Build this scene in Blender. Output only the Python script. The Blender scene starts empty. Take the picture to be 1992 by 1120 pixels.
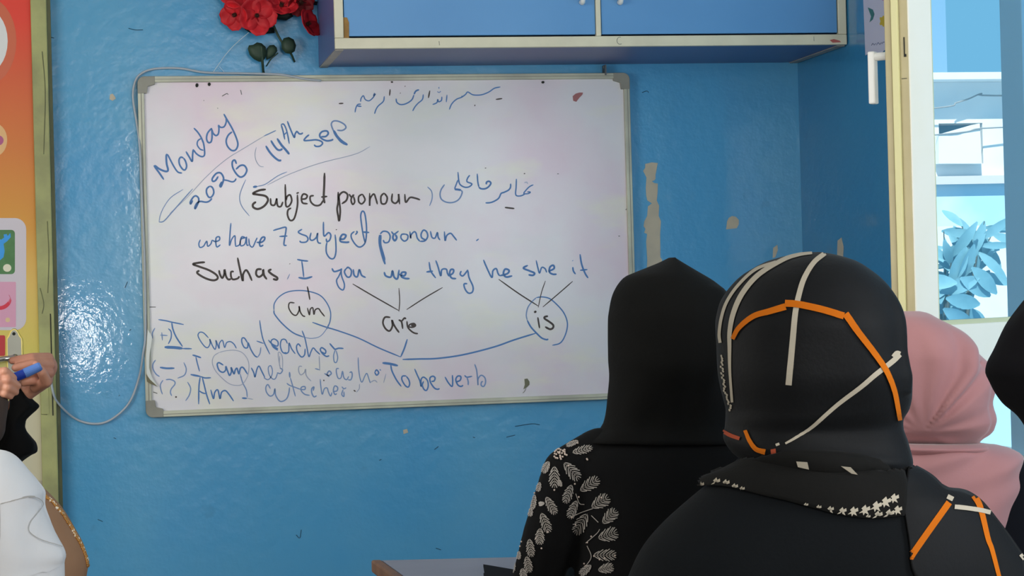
import bpy, bmesh, math, random
from mathutils import Vector, Matrix, Euler
from mathutils.bvhtree import BVHTree
from mathutils import noise as mnoise
random.seed(7)
SC = bpy.context.scene
COL = SC.collection
R = math.radians
# ------------------------------------------------------------------ camera
W, H, FPX = 1992.0, 1120.0, 4300.0
CAM = Vector((0.0, 0.0, 1.25))
YAW, PITCH, ROLL = R(10.5), R(0.28), R(1.5)
fwd = Vector((math.sin(YAW) * math.cos(PITCH), math.cos(YAW) * math.cos(PITCH), math.sin(PITCH)))
r0 = Vector((math.cos(YAW), -math.sin(YAW), 0.0))
u0 = r0.cross(fwd)
cr = r0 * math.cos(ROLL) - u0 * math.sin(ROLL)
cu = u0 * math.cos(ROLL) + r0 * math.sin(ROLL)
cam_d = bpy.data.cameras.new('camera')
cam_o = bpy.data.objects.new('camera', cam_d); COL.objects.link(cam_o)
cam_o.matrix_world = Matrix(((cr.x, cu.x, -fwd.x, CAM.x), (cr.y, cu.y, -fwd.y, CAM.y),
                             (cr.z, cu.z, -fwd.z, CAM.z), (0, 0, 0, 1)))
cam_d.sensor_fit = 'HORIZONTAL'; cam_d.sensor_width = 36.0; cam_d.lens = 36.0 * FPX / W
cam_d.clip_start = 0.05; cam_d.clip_end = 200
SC.camera = cam_o

def ray(px, py):
    d = cr * (px - W / 2) - cu * (py - H / 2) + fwd * FPX
    return d.normalized()
def PY(px, py, Y):
    d = ray(px, py); return CAM + d * ((Y - CAM.y) / d.y)
def PZ(px, py, Z):
    d = ray(px, py); return CAM + d * ((Z - CAM.z) / d.z)
def PX(px, py, X):
    d = ray(px, py); return CAM + d * ((X - CAM.x) / d.x)

# ------------------------------------------------------------------ world, sun, lamps, exposure
wd = bpy.data.worlds.new('sky'); SC.world = wd; wd.use_nodes = True
bg = wd.node_tree.nodes['Background']
bg.inputs['Color'].default_value = (0.24, 0.62, 0.92, 1); bg.inputs['Strength'].default_value = 1.0
sun_d = bpy.data.lights.new('sun', 'SUN'); sun_d.energy = 7.0; sun_d.angle = R(0.6); sun_d.color = (1.0, 0.95, 0.87)
sun_o = bpy.data.objects.new('sun', sun_d); COL.objects.link(sun_o)
sun_o.rotation_euler = Vector((0.25, 0.62, -0.75)).to_track_quat('-Z', 'Y').to_euler()
def area(name, loc, look, sx, sy, power, col=(1, 1, 1)):
    l = bpy.data.lights.new(name, 'AREA'); l.shape = 'RECTANGLE'; l.size = sx; l.size_y = sy
    l.energy = power; l.color = col
    o = bpy.data.objects.new(name, l); COL.objects.link(o); o.location = loc
    o.rotation_euler = (Vector(look) - Vector(loc)).to_track_quat('-Z', 'Y').to_euler()
    return o
area('daylight_left_window', (-2.45, 4.6, 1.75), (0.65, 7.6, 1.35), 2.4, 1.5, 112, (1.0, 0.985, 0.96))
area('daylight_back_window', (1.25, -1.35, 2.0), (0.7, 8.1, 1.4), 1.7, 1.3, 112, (1.0, 0.98, 0.95))
area('daylight_back_door_gap', (-0.19, -1.45, 1.04), (-0.08, 8.1, 1.15), 0.20, 0.40, 17, (1.0, 0.99, 0.97))
area('added_right_fill', (2.5, 2.3, 1.7), (1.4, 4.3, 1.1), 0.9, 1.4, 40, (1.0, 0.99, 0.96))  # added fill for rim light; the right wall has no window here
SC.view_settings.view_transform = 'Standard'; SC.view_settings.look = 'None'
SC.view_settings.gamma = 1.0; SC.view_settings.use_curve_mapping = False
SC.view_settings.exposure = -0.2

# ------------------------------------------------------------------ helpers
def lin(r, g, b):
    f = lambda c: (c / 255 / 12.92) if c / 255 <= 0.04045 else ((c / 255 + 0.055) / 1.055) ** 2.4
    return (f(r), f(g), f(b), 1.0)

def mat(name, c, rough=0.6, spec=0.4, var=None, vscale=4.0, vmix=0.5, bump=0.0, bscale=40.0, metal=0.0,
        coat=0.0, sheen=0.0, detail=5.0, vlo=0.40, vhi=0.62):
    m = bpy.data.materials.new(name); m.use_nodes = True
    nt = m.node_tree; b = nt.nodes['Principled BSDF']
    b.inputs['Base Color'].default_value = c; b.inputs['Roughness'].default_value = rough
    b.inputs['Specular IOR Level'].default_value = spec; b.inputs['Metallic'].default_value = metal
    b.inputs['Coat Weight'].default_value = coat; b.inputs['Coat Roughness'].default_value = 0.08
    b.inputs['Sheen Weight'].default_value = sheen
    tc = nt.nodes.new('ShaderNodeTexCoord')
    if var:
        n = nt.nodes.new('ShaderNodeTexNoise'); n.inputs['Scale'].default_value = vscale; n.inputs['Detail'].default_value = detail
        nt.links.new(tc.outputs['Object'], n.inputs['Vector'])
        rp = nt.nodes.new('ShaderNodeMapRange'); rp.inputs['From Min'].default_value = vlo; rp.inputs['From Max'].default_value = vhi
        rp.inputs['To Max'].default_value = vmix
        nt.links.new(n.outputs['Fac'], rp.inputs['Value'])
        mx = nt.nodes.new('ShaderNodeMix'); mx.data_type = 'RGBA'
        mx.inputs['A'].default_value = c; mx.inputs['B'].default_value = var
        nt.links.new(rp.outputs['Result'], mx.inputs['Factor']); nt.links.new(mx.outputs['Result'], b.inputs['Base Color'])
    if bump:
        n2 = nt.nodes.new('ShaderNodeTexNoise'); n2.inputs['Scale'].default_value = bscale; n2.inputs['Detail'].default_value = 4
        nt.links.new(tc.outputs['Object'], n2.inputs['Vector'])
        bp = nt.nodes.new('ShaderNodeBump'); bp.inputs['Strength'].default_value = bump; bp.inputs['Distance'].default_value = 0.01
        nt.links.new(n2.outputs['Fac'], bp.inputs['Height']); nt.links.new(bp.outputs['Normal'], b.inputs['Normal'])
    return m

class MB:
    """collects geometry; build() links it as ONE mesh object"""
    def __init__(self): self.v = []; self.f = []; self.m = []
    def add(self, vs, fs, mi=0):
        o = len(self.v); self.v += [Vector(p) for p in vs]
        for f in fs: self.f.append(tuple(i + o for i in f)); self.m.append(mi)
    def box(self, x0, x1, y0, y1, z0, z1, mi=0):
        p = [(x, y, z) for z in (z0, z1) for y in (y0, y1) for x in (x0, x1)]
        self.add(p, [(0, 2, 3, 1), (4, 5, 7, 6), (0, 1, 5, 4), (2, 6, 7, 3), (0, 4, 6, 2), (1, 3, 7, 5)], mi)
    def hexa(self, p, mi=0):     # 8 points ordered like box
        self.add(p, [(0, 2, 3, 1), (4, 5, 7, 6), (0, 1, 5, 4), (2, 6, 7, 3), (0, 4, 6, 2), (1, 3, 7, 5)], mi)
    def prism(self, poly, off, mi=0):    # poly: list of Vector, extruded by off
        n = len(poly); off = Vector(off)
        vs = [Vector(p) for p in poly] + [Vector(p) + off for p in poly]
        fs = [tuple(range(n)), tuple(range(2 * n - 1, n - 1, -1))]
        fs += [(i, n + i, n + (i + 1) % n, (i + 1) % n) for i in range(n)]
        self.add(vs, fs, mi)
    def tube(self, pts, rad, seg=10, mi=0, flat=None, caps=True):
        pts = [Vector(p) for p in pts]; n = len(pts)
        if not hasattr(rad, '__len__'): rad = [rad] * n
        rings = []; prev = None
        for i in range(n):
            t = (pts[min(i + 1, n - 1)] - pts[max(i - 1, 0)]).normalized()
            if prev is None:
                a = Vector((0, 0, 1)) if abs(t.z) < 0.9 else Vector((1, 0, 0))
                s = t.cross(a).normalized()
            else:
                s = (prev - t * prev.dot(t)).normalized()
            prev = s; b = t.cross(s)
            rings.append([pts[i] + (s * math.cos(2 * math.pi * k / seg) + b * math.sin(2 * math.pi * k / seg)) * rad[i] for k in range(seg)])
        vs = [p for r_ in rings for p in r_]
        fs = [(i * seg + k, i * seg + (k + 1) % seg, (i + 1) * seg + (k + 1) % seg, (i + 1) * seg + k) for i in range(n - 1) for k in range(seg)]
        if caps: fs += [tuple(range(seg - 1, -1, -1)), tuple((n - 1) * seg + k for k in range(seg))]
        self.add(vs, fs, mi)
    def ball(self, c, rx, ry=None, rz=None, su=12, sv=8, mi=0, rot=None):
        ry = rx if ry is None else ry; rz = rx if rz is None else rz; c = Vector(c)
        vs = []; fs = []
        for j in range(1, sv):
            th = math.pi * j / sv
            for i in range(su):
                ph = 2 * math.pi * i / su
                p = Vector((rx * math.sin(th) * math.cos(ph), ry * math.sin(th) * math.sin(ph), rz * math.cos(th)))
                if rot: p = rot @ p
                vs.append(c + p)
        for s in (1, -1):
            p = Vector((0, 0, rz * s))
            if rot: p = rot @ p
            vs.append(c + p)
        t, bt = len(vs) - 2, len(vs) - 1
        for j in range(sv - 2):
            for i in range(su):
                a = j * su + i; b = j * su + (i + 1) % su
                fs.append((a, a + su, b + su, b))
        for i in range(su):
            fs.append((t, i, (i + 1) % su)); q = (sv - 2) * su
            fs.append((bt, q + (i + 1) % su, q + i))
        self.add(vs, fs, mi)
    def capsule(self, a, b, ra, rb, seg=14):
        a, b = Vector(a), Vector(b); d = (b - a); L = d.length
        if L < 1e-6: self.ball(a, ra); return
        d /= L; pts = []; rr = []
        for k in range(6):
            t = math.pi / 2 * (1 - k / 5.0); pts.append(a - d * ra * math.sin(t)); rr.append(max(ra * math.cos(t), ra * 0.02))
        for k in range(6):
            t = math.pi / 2 * k / 5.0; pts.append(b + d * rb * math.sin(t)); rr.append(max(rb * math.cos(t), rb * 0.02))
        self.tube(pts, rr, seg)
    def chain(self, pts, rads, seg=14):
        for i in range(len(pts) - 1): self.capsule(pts[i], pts[i + 1], rads[i], rads[i + 1], seg)
    def mesh(self, name):
        me = bpy.data.meshes.new(name); me.from_pydata([tuple(p) for p in self.v], [], self.f); me.update()
        return me
    def build(self, name, mats, parent=None, smooth=False, bevel=0.0, recalc=True):
        me = self.mesh(name)
        if not isinstance(mats, (list, tuple)): mats = [mats]
        for m in mats: me.materials.append(m)
        for p, mi in zip(me.polygons, self.m): p.material_index = mi; p.use_smooth = smooth
        if recalc:
            bm = bmesh.new(); bm.from_mesh(me); bmesh.ops.recalc_face_normals(bm, faces=bm.faces); bm.to_mesh(me); bm.free()
        o = bpy.data.objects.new(name, me); COL.objects.link(o)
        if parent: attach(o, parent)
        if bevel:
            bv = o.modifiers.new('bevel', 'BEVEL'); bv.width = bevel; bv.segments = 2; bv.limit_method = 'ANGLE'
        return o

def attach(o, parent):
    o.parent = parent
    def world(p): return (world(p.parent) @ p.matrix_parent_inverse if p.parent else Matrix.Identity(4)) @ p.matrix_basis
    o.matrix_parent_inverse = world(parent).inverted()
def empty(name, loc):
    o = bpy.data.objects.new(name, None); COL.objects.link(o); o.location = loc; o.empty_display_size = 0.05
    return o
def tag(o, label, cat, group=None):
    o['label'] = label; o['category'] = cat
    if group: o['group'] = group
    return o
def struct(o): o['kind'] = 'structure'; return o
def thing(name, loc, label, cat, group=None): return tag(empty(name, loc), label, cat, group)

def smooth_line(pts, sub=6):
    pts = [Vector(p) for p in pts]
    if len(pts) < 3: return [pts[0].lerp(pts[-1], k / sub) for k in range(sub + 1)]
    out = []
    P = [pts[0] * 2 - pts[1]] + pts + [pts[-1] * 2 - pts[-2]]
    for i in range(1, len(P) - 2):
        p0, p1, p2, p3 = P[i - 1], P[i], P[i + 1], P[i + 2]
        for k in range(sub):
            t = k / sub
            out.append(0.5 * ((2 * p1) + (p2 - p0) * t + (2 * p0 - 5 * p1 + 4 * p2 - p3) * t * t + (3 * p1 - p0 - 3 * p2 + p3) * t ** 3))
    out.append(pts[-1]); return out

def interp(tbl, y):
    n = len(tbl)
    if y <= tbl[0][0]: return tbl[0][1]
    if y >= tbl[-1][0]: return tbl[-1][1]
    def slope(i):       # monotone cubic
        if i == 0: return (tbl[1][1] - tbl[0][1]) / (tbl[1][0] - tbl[0][0])
        if i == n - 1: return (tbl[-1][1] - tbl[-2][1]) / (tbl[-1][0] - tbl[-2][0])
        h0, h1 = tbl[i][0] - tbl[i - 1][0], tbl[i + 1][0] - tbl[i][0]
        d0, d1 = (tbl[i][1] - tbl[i - 1][1]) / h0, (tbl[i + 1][1] - tbl[i][1]) / h1
        if d0 * d1 <= 0: return 0.0
        return 3 * (h0 + h1) / ((2 * h1 + h0) / d0 + (h1 + 2 * h0) / d1)
    for i in range(n - 1):
        if y <= tbl[i + 1][0]:
            h = tbl[i + 1][0] - tbl[i][0]; t = (y - tbl[i][0]) / h; m0, m1 = slope(i) * h, slope(i + 1) * h
            return (2 * t ** 3 - 3 * t * t + 1) * tbl[i][1] + (t ** 3 - 2 * t * t + t) * m0 + (3 * t * t - 2 * t ** 3) * tbl[i + 1][1] + (t ** 3 - t * t) * m1

def fuse(mb, voxel, smooth=6, factor=0.5):
    """one continuous surface from overlapping closed volumes"""
    me = mb.mesh('fuse_src'); bm = bmesh.new(); bm.from_mesh(me); bmesh.ops.recalc_face_normals(bm, faces=bm.faces); bm.to_mesh(me); bm.free()
    o = bpy.data.objects.new('fuse_src', me); COL.objects.link(o)
    md = o.modifiers.new('r', 'REMESH'); md.mode = 'VOXEL'; md.voxel_size = voxel
    if smooth:
        s = o.modifiers.new('s', 'SMOOTH'); s.iterations = smooth; s.factor = factor
    dg = bpy.context.evaluated_depsgraph_get(); dg.update()
    out = bpy.data.meshes.new_from_object(o.evaluated_get(dg))
    bpy.data.objects.remove(o); bpy.data.meshes.remove(me)
    for p in out.polygons: p.use_smooth = True
    return out
def link_mesh(name, me, m, parent=None):
    me.name = name; idx = [p.material_index for p in me.polygons]; me.materials.clear()
    for x in (m if isinstance(m, (list, tuple)) else [m]): me.materials.append(x)
    me.polygons.foreach_set('material_index', idx)
    o = bpy.data.objects.new(name, me); COL.objects.link(o)
    if parent: attach(o, parent)
    return o
def append_mb(me, mb, mat_index):
    """add the geometry of mb to an existing mesh as faces of a second material"""
    bm = bmesh.new(); bm.from_mesh(me); vs = [bm.verts.new(p) for p in mb.v]
    for f, mi in zip(mb.f, mb.m):
        try:
            fc = bm.faces.new([vs[i] for i in f]); fc.material_index = mat_index + mi; fc.smooth = True
        except ValueError: pass
    bm.to_mesh(me); bm.free(); me.update()
def bvh_of(*meshes):
    vs = []; fs = []
    for me in meshes:
        o = len(vs); vs += [v.co.copy() for v in me.vertices]; fs += [tuple(i + o for i in p.vertices) for p in me.polygons]
    return BVHTree.FromPolygons(vs, fs)
def cast(bvh, px, py, off=0.002):
    d = ray(px, py); h = bvh.ray_cast(CAM, d)
    if h[0] is None: return None, None
    n = h[1]
    if n.dot(d) > 0: n = -n
    return h[0] + n * off, n
def cloth_ribbon(mb, bvh, pts, w, off=0.002, mi=0, sub=8, taper=True):
    """a stripe woven in / sewn on a cloth: follows the cloth surface"""
    line = smooth_line([(p[0], p[1], 0) for p in pts], sub); n = len(line)
    rows = []
    for i, p in enumerate(line):
        t = (line[min(i + 1, n - 1)] - line[max(i - 1, 0)]).normalized(); s = Vector((-t.y, t.x, 0))
        ww = w(i / (n - 1)) if callable(w) else w
        row = []
        for k in (-0.5, 0.0, 0.5):
            q = p + s * ww * k; h, _ = cast(bvh, q.x, q.y, off); row.append(h)
        rows.append(row)
    for a, b in zip(rows, rows[1:]):
        for k in range(2):
            q = [a[k], a[k + 1], b[k + 1], b[k]]
            if all(x is not None for x in q) and max((q[0] - q[2]).length, (q[1] - q[3]).length) < 0.06: mb.add(q, [(0, 1, 2, 3)], mi)
def loft(mb, Y, Lt, Rt, front, back, y0, y1, n=56, seg=96, power=1.0, ex=2.0, fold=None, hole=None, cap_bottom=True, yoff=None, cap_top=True):
    """body of cloth: outline Lt/Rt = tables (row, column) on the plane y=Y, depth tables in metres over the row"""
    rings = []
    for j in range(n + 1):
        t = (j / n) ** power; y = y0 + (y1 - y0) * t
        a = PY(interp(Lt, y), y, Y); b = PY(interp(Rt, y), y, Y); c = (a + b) / 2; hx = (b - a) / 2
        df = interp(front, y); db = interp(back, y); oy = interp(yoff, y) if yoff else 0
        ring = []
        for k in range(seg):
            ph = 2 * math.pi * k / seg; cx, sx = math.cos(ph), math.sin(ph)
            cx = math.copysign(abs(cx) ** (2 / ex), cx); sx = math.copysign(abs(sx) ** (2 / ex), sx)
            p = c + hx * cx + Vector((0, (df if sx > 0 else db) * sx + oy, 0))
            if fold:
                nrm = (hx.normalized() * math.cos(ph) + Vector((0, math.sin(ph), 0)))
                p = p + nrm * fold(y, ph)
            ring.append(p)
        rings.append(ring)
    vs = [p for r_ in rings for p in r_]; fs = []
    for j in range(n):
        for k in range(seg):
            if hole and hole(y0 + (y1 - y0) * ((j + 0.5) / n) ** power, 2 * math.pi * (k + 0.5) / seg): continue
            fs.append((j * seg + k, j * seg + (k + 1) % seg, (j + 1) * seg + (k + 1) % seg, (j + 1) * seg + k))
    if cap_top: fs.append(tuple(range(seg - 1, -1, -1)))
    if cap_bottom: fs.append(tuple(n * seg + k for k in range(seg)))
    mb.add(vs, fs)
# ------------------------------------------------------------------ materials
D = 8.1
M = {}
def wall_mat(name, c, var, scuff):
    m = mat(name, c, rough=0.24, spec=0.32, var=var, vscale=1.6, vmix=0.55, detail=7)
    nt = m.node_tree; b = nt.nodes['Principled BSDF']; tc = nt.nodes['Texture Coordinate']
    n = nt.nodes.new('ShaderNodeTexNoise'); n.inputs['Scale'].default_value = 9; n.inputs['Detail'].default_value = 8
    nt.links.new(tc.outputs['Object'], n.inputs['Vector'])
    r_ = nt.nodes.new('ShaderNodeMapRange'); r_.inputs['From Min'].default_value = 0.66; r_.inputs['From Max'].default_value = 0.80; r_.inputs['To Max'].default_value = 0.35
    nt.links.new(n.outputs['Fac'], r_.inputs['Value'])
    mx = nt.nodes.new('ShaderNodeMix'); mx.data_type = 'RGBA'; mx.inputs['B'].default_value = scuff
    old = b.inputs['Base Color'].links[0].from_socket
    nt.links.new(r_.outputs['Result'], mx.inputs['Factor']); nt.links.new(old, mx.inputs['A']); nt.links.new(mx.outputs['Result'], b.inputs['Base Color'])
    # brush marks and lumps of oil paint
    n3 = nt.nodes.new('ShaderNodeTexNoise'); n3.inputs['Scale'].default_value = 22; n3.inputs['Detail'].default_value = 6
    nt.links.new(tc.outputs['Object'], n3.inputs['Vector'])
    bp = nt.nodes.new('ShaderNodeBump'); bp.inputs['Strength'].default_value = 0.22; bp.inputs['Distance'].default_value = 0.010
    nt.links.new(n3.outputs['Fac'], bp.inputs['Height']); nt.links.new(bp.outputs['Normal'], b.inputs['Normal'])
    # clear gloss over the paint
    b.inputs['Coat Weight'].default_value = 0.5; b.inputs['Coat Roughness'].default_value = 0.045
    n4 = nt.nodes.new('ShaderNodeTexNoise'); n4.inputs['Scale'].default_value = 48; n4.inputs['Detail'].default_value = 3
    nt.links.new(tc.outputs['Object'], n4.inputs['Vector'])
    bc = nt.nodes.new('ShaderNodeBump'); bc.inputs['Strength'].default_value = 0.065; bc.inputs['Distance'].default_value = 0.006
    nt.links.new(n4.outputs['Fac'], bc.inputs['Height']); nt.links.new(bc.outputs['Normal'], b.inputs['Coat Normal'])
    return m
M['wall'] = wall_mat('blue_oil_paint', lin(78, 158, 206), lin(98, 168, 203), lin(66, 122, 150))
M['wall_side'] = wall_mat('shaded_blue_oil_paint', lin(50, 130, 180), lin(58, 138, 182), lin(50, 110, 150))  # wall blue darkened: shade of the backlit side put into the colour
M['cream'] = mat('cream_wall_paint', lin(214, 206, 190), 0.8)
M['plaster'] = mat('bare_plaster', lin(200, 188, 165), 0.85, var=lin(180, 172, 155), vscale=14)
M['olive'] = mat('olive_door_frame_paint', lin(170, 172, 112), 0.5, var=lin(122, 122, 88), vscale=7, vmix=0.55, bump=0.15)
M['olive2'] = mat('olive_edge_shade_and_cracks', lin(120, 122, 84), 0.5, var=lin(80, 84, 70), vscale=9, vmix=0.5)  # darker olive: side-face shade put into the colour; also used for cracks
M['dark'] = mat('dark_gap', lin(38, 40, 36), 0.8)
M['doorleaf'] = mat('beige_door_paint', lin(190, 182, 165), 0.5, var=lin(160, 150, 130), vscale=6)
M['ceil'] = mat('white_ceiling_paint', lin(225, 225, 220), 0.9)
M['floor'] = mat('grey_floor', lin(120, 115, 108), 0.7, var=lin(95, 92, 86), vscale=3)
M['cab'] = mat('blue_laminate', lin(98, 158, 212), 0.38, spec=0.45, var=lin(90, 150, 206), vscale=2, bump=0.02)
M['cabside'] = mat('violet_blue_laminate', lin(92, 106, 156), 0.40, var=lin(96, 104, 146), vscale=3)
M['trim'] = mat('cream_edge_strip', lin(232, 224, 196), 0.45, var=lin(214, 206, 180), vscale=8, vmix=0.6)
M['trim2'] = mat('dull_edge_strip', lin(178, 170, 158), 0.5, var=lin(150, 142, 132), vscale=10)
M['chip'] = mat('chipboard_brown', lin(168, 128, 70), 0.8, var=lin(130, 96, 52), vscale=30)
M['white_plastic'] = mat('white_plastic', lin(235, 235, 230), 0.35)
M['brass'] = mat('polished_brass', lin(225, 205, 120), 0.28, metal=1.0)
M['chrome'] = mat('chrome', lin(210, 210, 205), 0.15, metal=1.0)
M['pvc'] = mat('cream_window_profile', lin(252, 246, 230), 0.35, var=lin(248, 240, 218), vscale=6)
M['pvc_edge'] = mat('cream_profile_edge', lin(196, 184, 142), 0.45, var=lin(180, 166, 126), vscale=8)  # tan copy of the cream profile, edge shade put into the colour
M['pvc_light'] = mat('cream_profile_ridge', lin(226, 220, 164), 0.4)
M['post'] = mat('blue_window_post_paint', lin(150, 196, 226), 0.5)
M['cable'] = mat('grey_cable', lin(176, 184, 192), 0.45)

# ------------------------------------------------------------------ room shell
XR = PY(1557, 330, D).x            # right corner
XL, ZC, YB = -2.65, 3.0, -1.6
dx0, dx1 = -1.14, PY(76, 600, D).x           # door opening
dz = 2.12 + 0.55
mb = MB()
mb.box(dx1, XR + 0.1, D, D + 0.15, 0, ZC); mb.box(XL - 0.1, dx0, D, D + 0.15, 0, ZC); mb.box(dx0, dx1, D, D + 0.15, dz, ZC)
wall_front = struct(mb.build('wall_front', M['wall']))
WY0 = 7.10; SILL, HEAD = 0.72, 2.62; WY1 = 4.0
mb = MB()
mb.box(XR, XR + 0.10, WY0, D, 0, ZC); mb.box(XR, XR + 0.10, WY1, WY0, 0, SILL); mb.box(XR, XR + 0.10, WY1, WY0, HEAD, ZC)
mb.box(XR, XR + 0.10, YB, WY1, 0, ZC)
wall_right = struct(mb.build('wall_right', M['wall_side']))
mb = MB(); mb.box(XL - 0.1, XL, YB, D, 0, ZC); struct(mb.build('wall_left', M['cream']))
mb = MB(); mb.box(XL - 0.1, XR + 0.1, YB - 0.1, YB, 0, ZC); struct(mb.build('wall_back', M['cream']))
mb = MB(); mb.box(XL - 0.1, XR + 0.1, YB - 0.1, D + 0.15, -0.1, 0); struct(mb.build('floor', M['floor']))
mb = MB(); mb.box(XL - 0.1, XR + 0.1, YB - 0.1, D + 0.15, ZC, ZC + 0.1); struct(mb.build('ceiling', M['ceil']))

# places where the paint has come off the wall
def peel(pts, Y=None, X=None):
    m_ = MB()
    if Y is not None: poly = [PY(x, y, Y - 0.0004) for x, y in pts]; off = (0, -0.0015, 0)
    else: poly = [PX(x, y, X - 0.0004) for x, y in pts]; off = (-0.0015, 0, 0)
    m_.prism(poly, off)
    return m_
def q7(l): return [(1180 + x / 4.0, 280 + y / 4.0) for x, y in l]
strip = q7([(300, 155), (330, 148), (350, 143), (398, 148), (392, 175), (388, 200), (380, 240), (380, 270), (372, 282), (352, 290), (370, 304), (398, 308), (396, 380), (390, 440), (408, 480), (405, 560), (422, 600), (416, 700), (418, 880), (432, 900), (420, 960), (420, 1020), (310, 1020), (316, 900), (308, 760), (315, 700), (292, 690), (302, 660), (288, 640), (294, 600), (315, 560), (322, 485), (352, 462), (316, 438), (308, 400), (305, 340), (310, 262), (296, 232), (284, 210), (300, 185)])
wm = peel(strip, Y=D).build('peeled_paint', M['plaster'], wall_front)
peel(q7([(938, 600), (950, 575), (975, 560), (1005, 566), (1028, 590), (1028, 625), (1012, 655), (965, 660), (930, 664)]), Y=D).build('peeled_paint', M['plaster'], wall_front)
peel([(1504, 482), (1512, 476), (1513, 486), (1508, 500), (1503, 502)], Y=D).build('peeled_paint', M['plaster'], wall_front)
peel([(214, 184), (219, 182), (223, 187), (225, 192), (219, 196), (213, 193)], Y=D).build('peeled_paint', M['plaster'], wall_front)
peel([(784, 836), (792, 834), (794, 841), (785, 844)], Y=D).build('peeled_paint', M['plaster'], wall_front)
peel([(1630, 468), (1637, 462), (1641, 480), (1640, 502), (1629, 502)], X=XR).build('peeled_paint', M['plaster'], wall_right)
sm = MB()
for p in ([(1249, 180), (1258, 177), (1262, 180)], [(243, 560), (248, 548)], [(252, 643), (255, 640)], [(98, 72), (105, 74)], [(848, 1066), (858, 1069)], [(1002, 829), (1035, 824), (1050, 826)], [(985, 850), (1002, 846)],
          [(250, 55), (262, 58), (278, 58)], [(576, 1040), (583, 1046), (586, 1030)], [(738, 895), (742, 893)], [(190, 1010), (200, 1014)], [(231, 770), (233, 768)], [(221, 851), (226, 853)], [(920, 850), (924, 851)], [(845, 874), (853, 868)]):
    ln = smooth_line([PY(x, y, D - 0.0012) for x, y in p], 4)
    sm.tube(ln, 0.0013, 5)
sm.build('scuff_marks', mat('dark_scuff', lin(40, 84, 110), 0.7), wall_front)

# ------------------------------------------------------------------ the door at the left with its frame
fx0, fx1, fx2 = PY(74, 600, D).x, PY(104, 600, D).x, PY(113, 600, D).x
fr = MB()
fr.box(fx0 + 0.002, fx1 + 0.004, D - 0.085, D - 0.001, 0, dz + 0.06)
fr.box(dx0 - 0.07, dx0, D - 0.085, D - 0.001, 0, dz + 0.06); fr.box(dx0, fx0, D - 0.085, D - 0.001, dz, dz + 0.06)
frame = struct(fr.build('trim_1', [M['olive']], bevel=0.004))
e = MB(); e.box(fx1 + 0.0045, fx2, D - 0.05, D - 0.001, 0, dz + 0.05)
e.build('frame_edge', M['olive2'], frame)
s = MB(); a = PY(97, 610, D - 0.0865); b_ = PY(104, 808, D - 0.0865)
s.box(a.x, b_.x, D - 0.0875, D - 0.0852, b_.z, a.z); s.build('strike_slot', M['dark'], frame)
s = MB(); a = PY(78, 690, D - 0.0865); b_ = PY(96, 805, D - 0.0865)
s.box(a.x, b_.x, D - 0.0872, D - 0.0852, b_.z, a.z); s.build('strike_plate', M['olive'], frame, bevel=0.001)
cr_ = MB()
for p in ([(82, 100), (88, 180), (85, 300)], [(92, 430), (95, 500), (93, 570)], [(86, 690), (87, 720)], [(80, 805), (92, 806)], [(85, 790), (90, 805)], [(78, 560), (85, 590), (82, 610)]):
    cr_.tube(smooth_line([PY(x, y, D - 0.0855) for x, y in p], 5), 0.0016, 5)
cr_.build('paint_cracks', M['olive2'], frame)
DY = D - 0.045                    # face of the door leaf
dl = MB(); dl.box(dx0 + 0.004, dx1 - 0.0005, DY, DY + 0.04, 0.006, dz - 0.004)
door = struct(dl.build('door_1', M['doorleaf'], bevel=0.002))
# brass lock plate
lp = MB(); a = PY(11, 645, DY); b_ = PY(48, 800, DY); cx = (a.x + b_.x) / 2; hw = (b_.x - a.x) / 2
poly = [Vector((cx - hw, DY - 0.0005, b_.z)), Vector((cx + hw, DY - 0.0005, b_.z))]
zt = PY(30, 663, DY).z
prof = [(1, 0), (0.98, 0.010), (0.80, 0.016), (0.66, 0.022), (0.50, 0.034), (0.2, 0.044), (-0.2, 0.044), (-0.5, 0.034), (-0.66, 0.022), (-0.80, 0.016), (-0.98, 0.010), (-1, 0)]
poly += [Vector((cx + hw * x, DY - 0.0005, zt + z)) for x, z in prof]
lp.prism(poly, (0, -0.006, 0)); plate = lp.build('lock_plate', M['brass'], door, bevel=0.002)
ip = MB(); ip.prism([Vector((cx + (p.x - cx) * 0.80, DY - 0.0068, zt + (p.z - zt) * 0.9 - 0.001)) for p in poly], (0, -0.0012, 0)); ip.build('plate_inlay', mat('brushed_nickel', lin(150, 150, 140), 0.32, metal=1.0), plate)
kh = MB(); kh.ball(PY(27, 649, DY - 0.009), 0.006, 0.003, 0.006); kh.build('screw', M['dark'], plate)
lv = MB(); c0 = PY(30, 694, DY - 0.008); lv.tube([c0, c0 + Vector((0, -0.045, 0))], 0.011, 14)
lv.tube(smooth_line([c0 + Vector((0.004, -0.045, 0)), c0 + Vector((-0.03, -0.052, -0.004)), c0 + Vector((-0.075, -0.05, -0.008)), c0 + Vector((-0.12, -0.046, -0.004))], 6), 0.0095, 12)
lv.build('lever_handle', M['chrome'], door, smooth=True)

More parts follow.
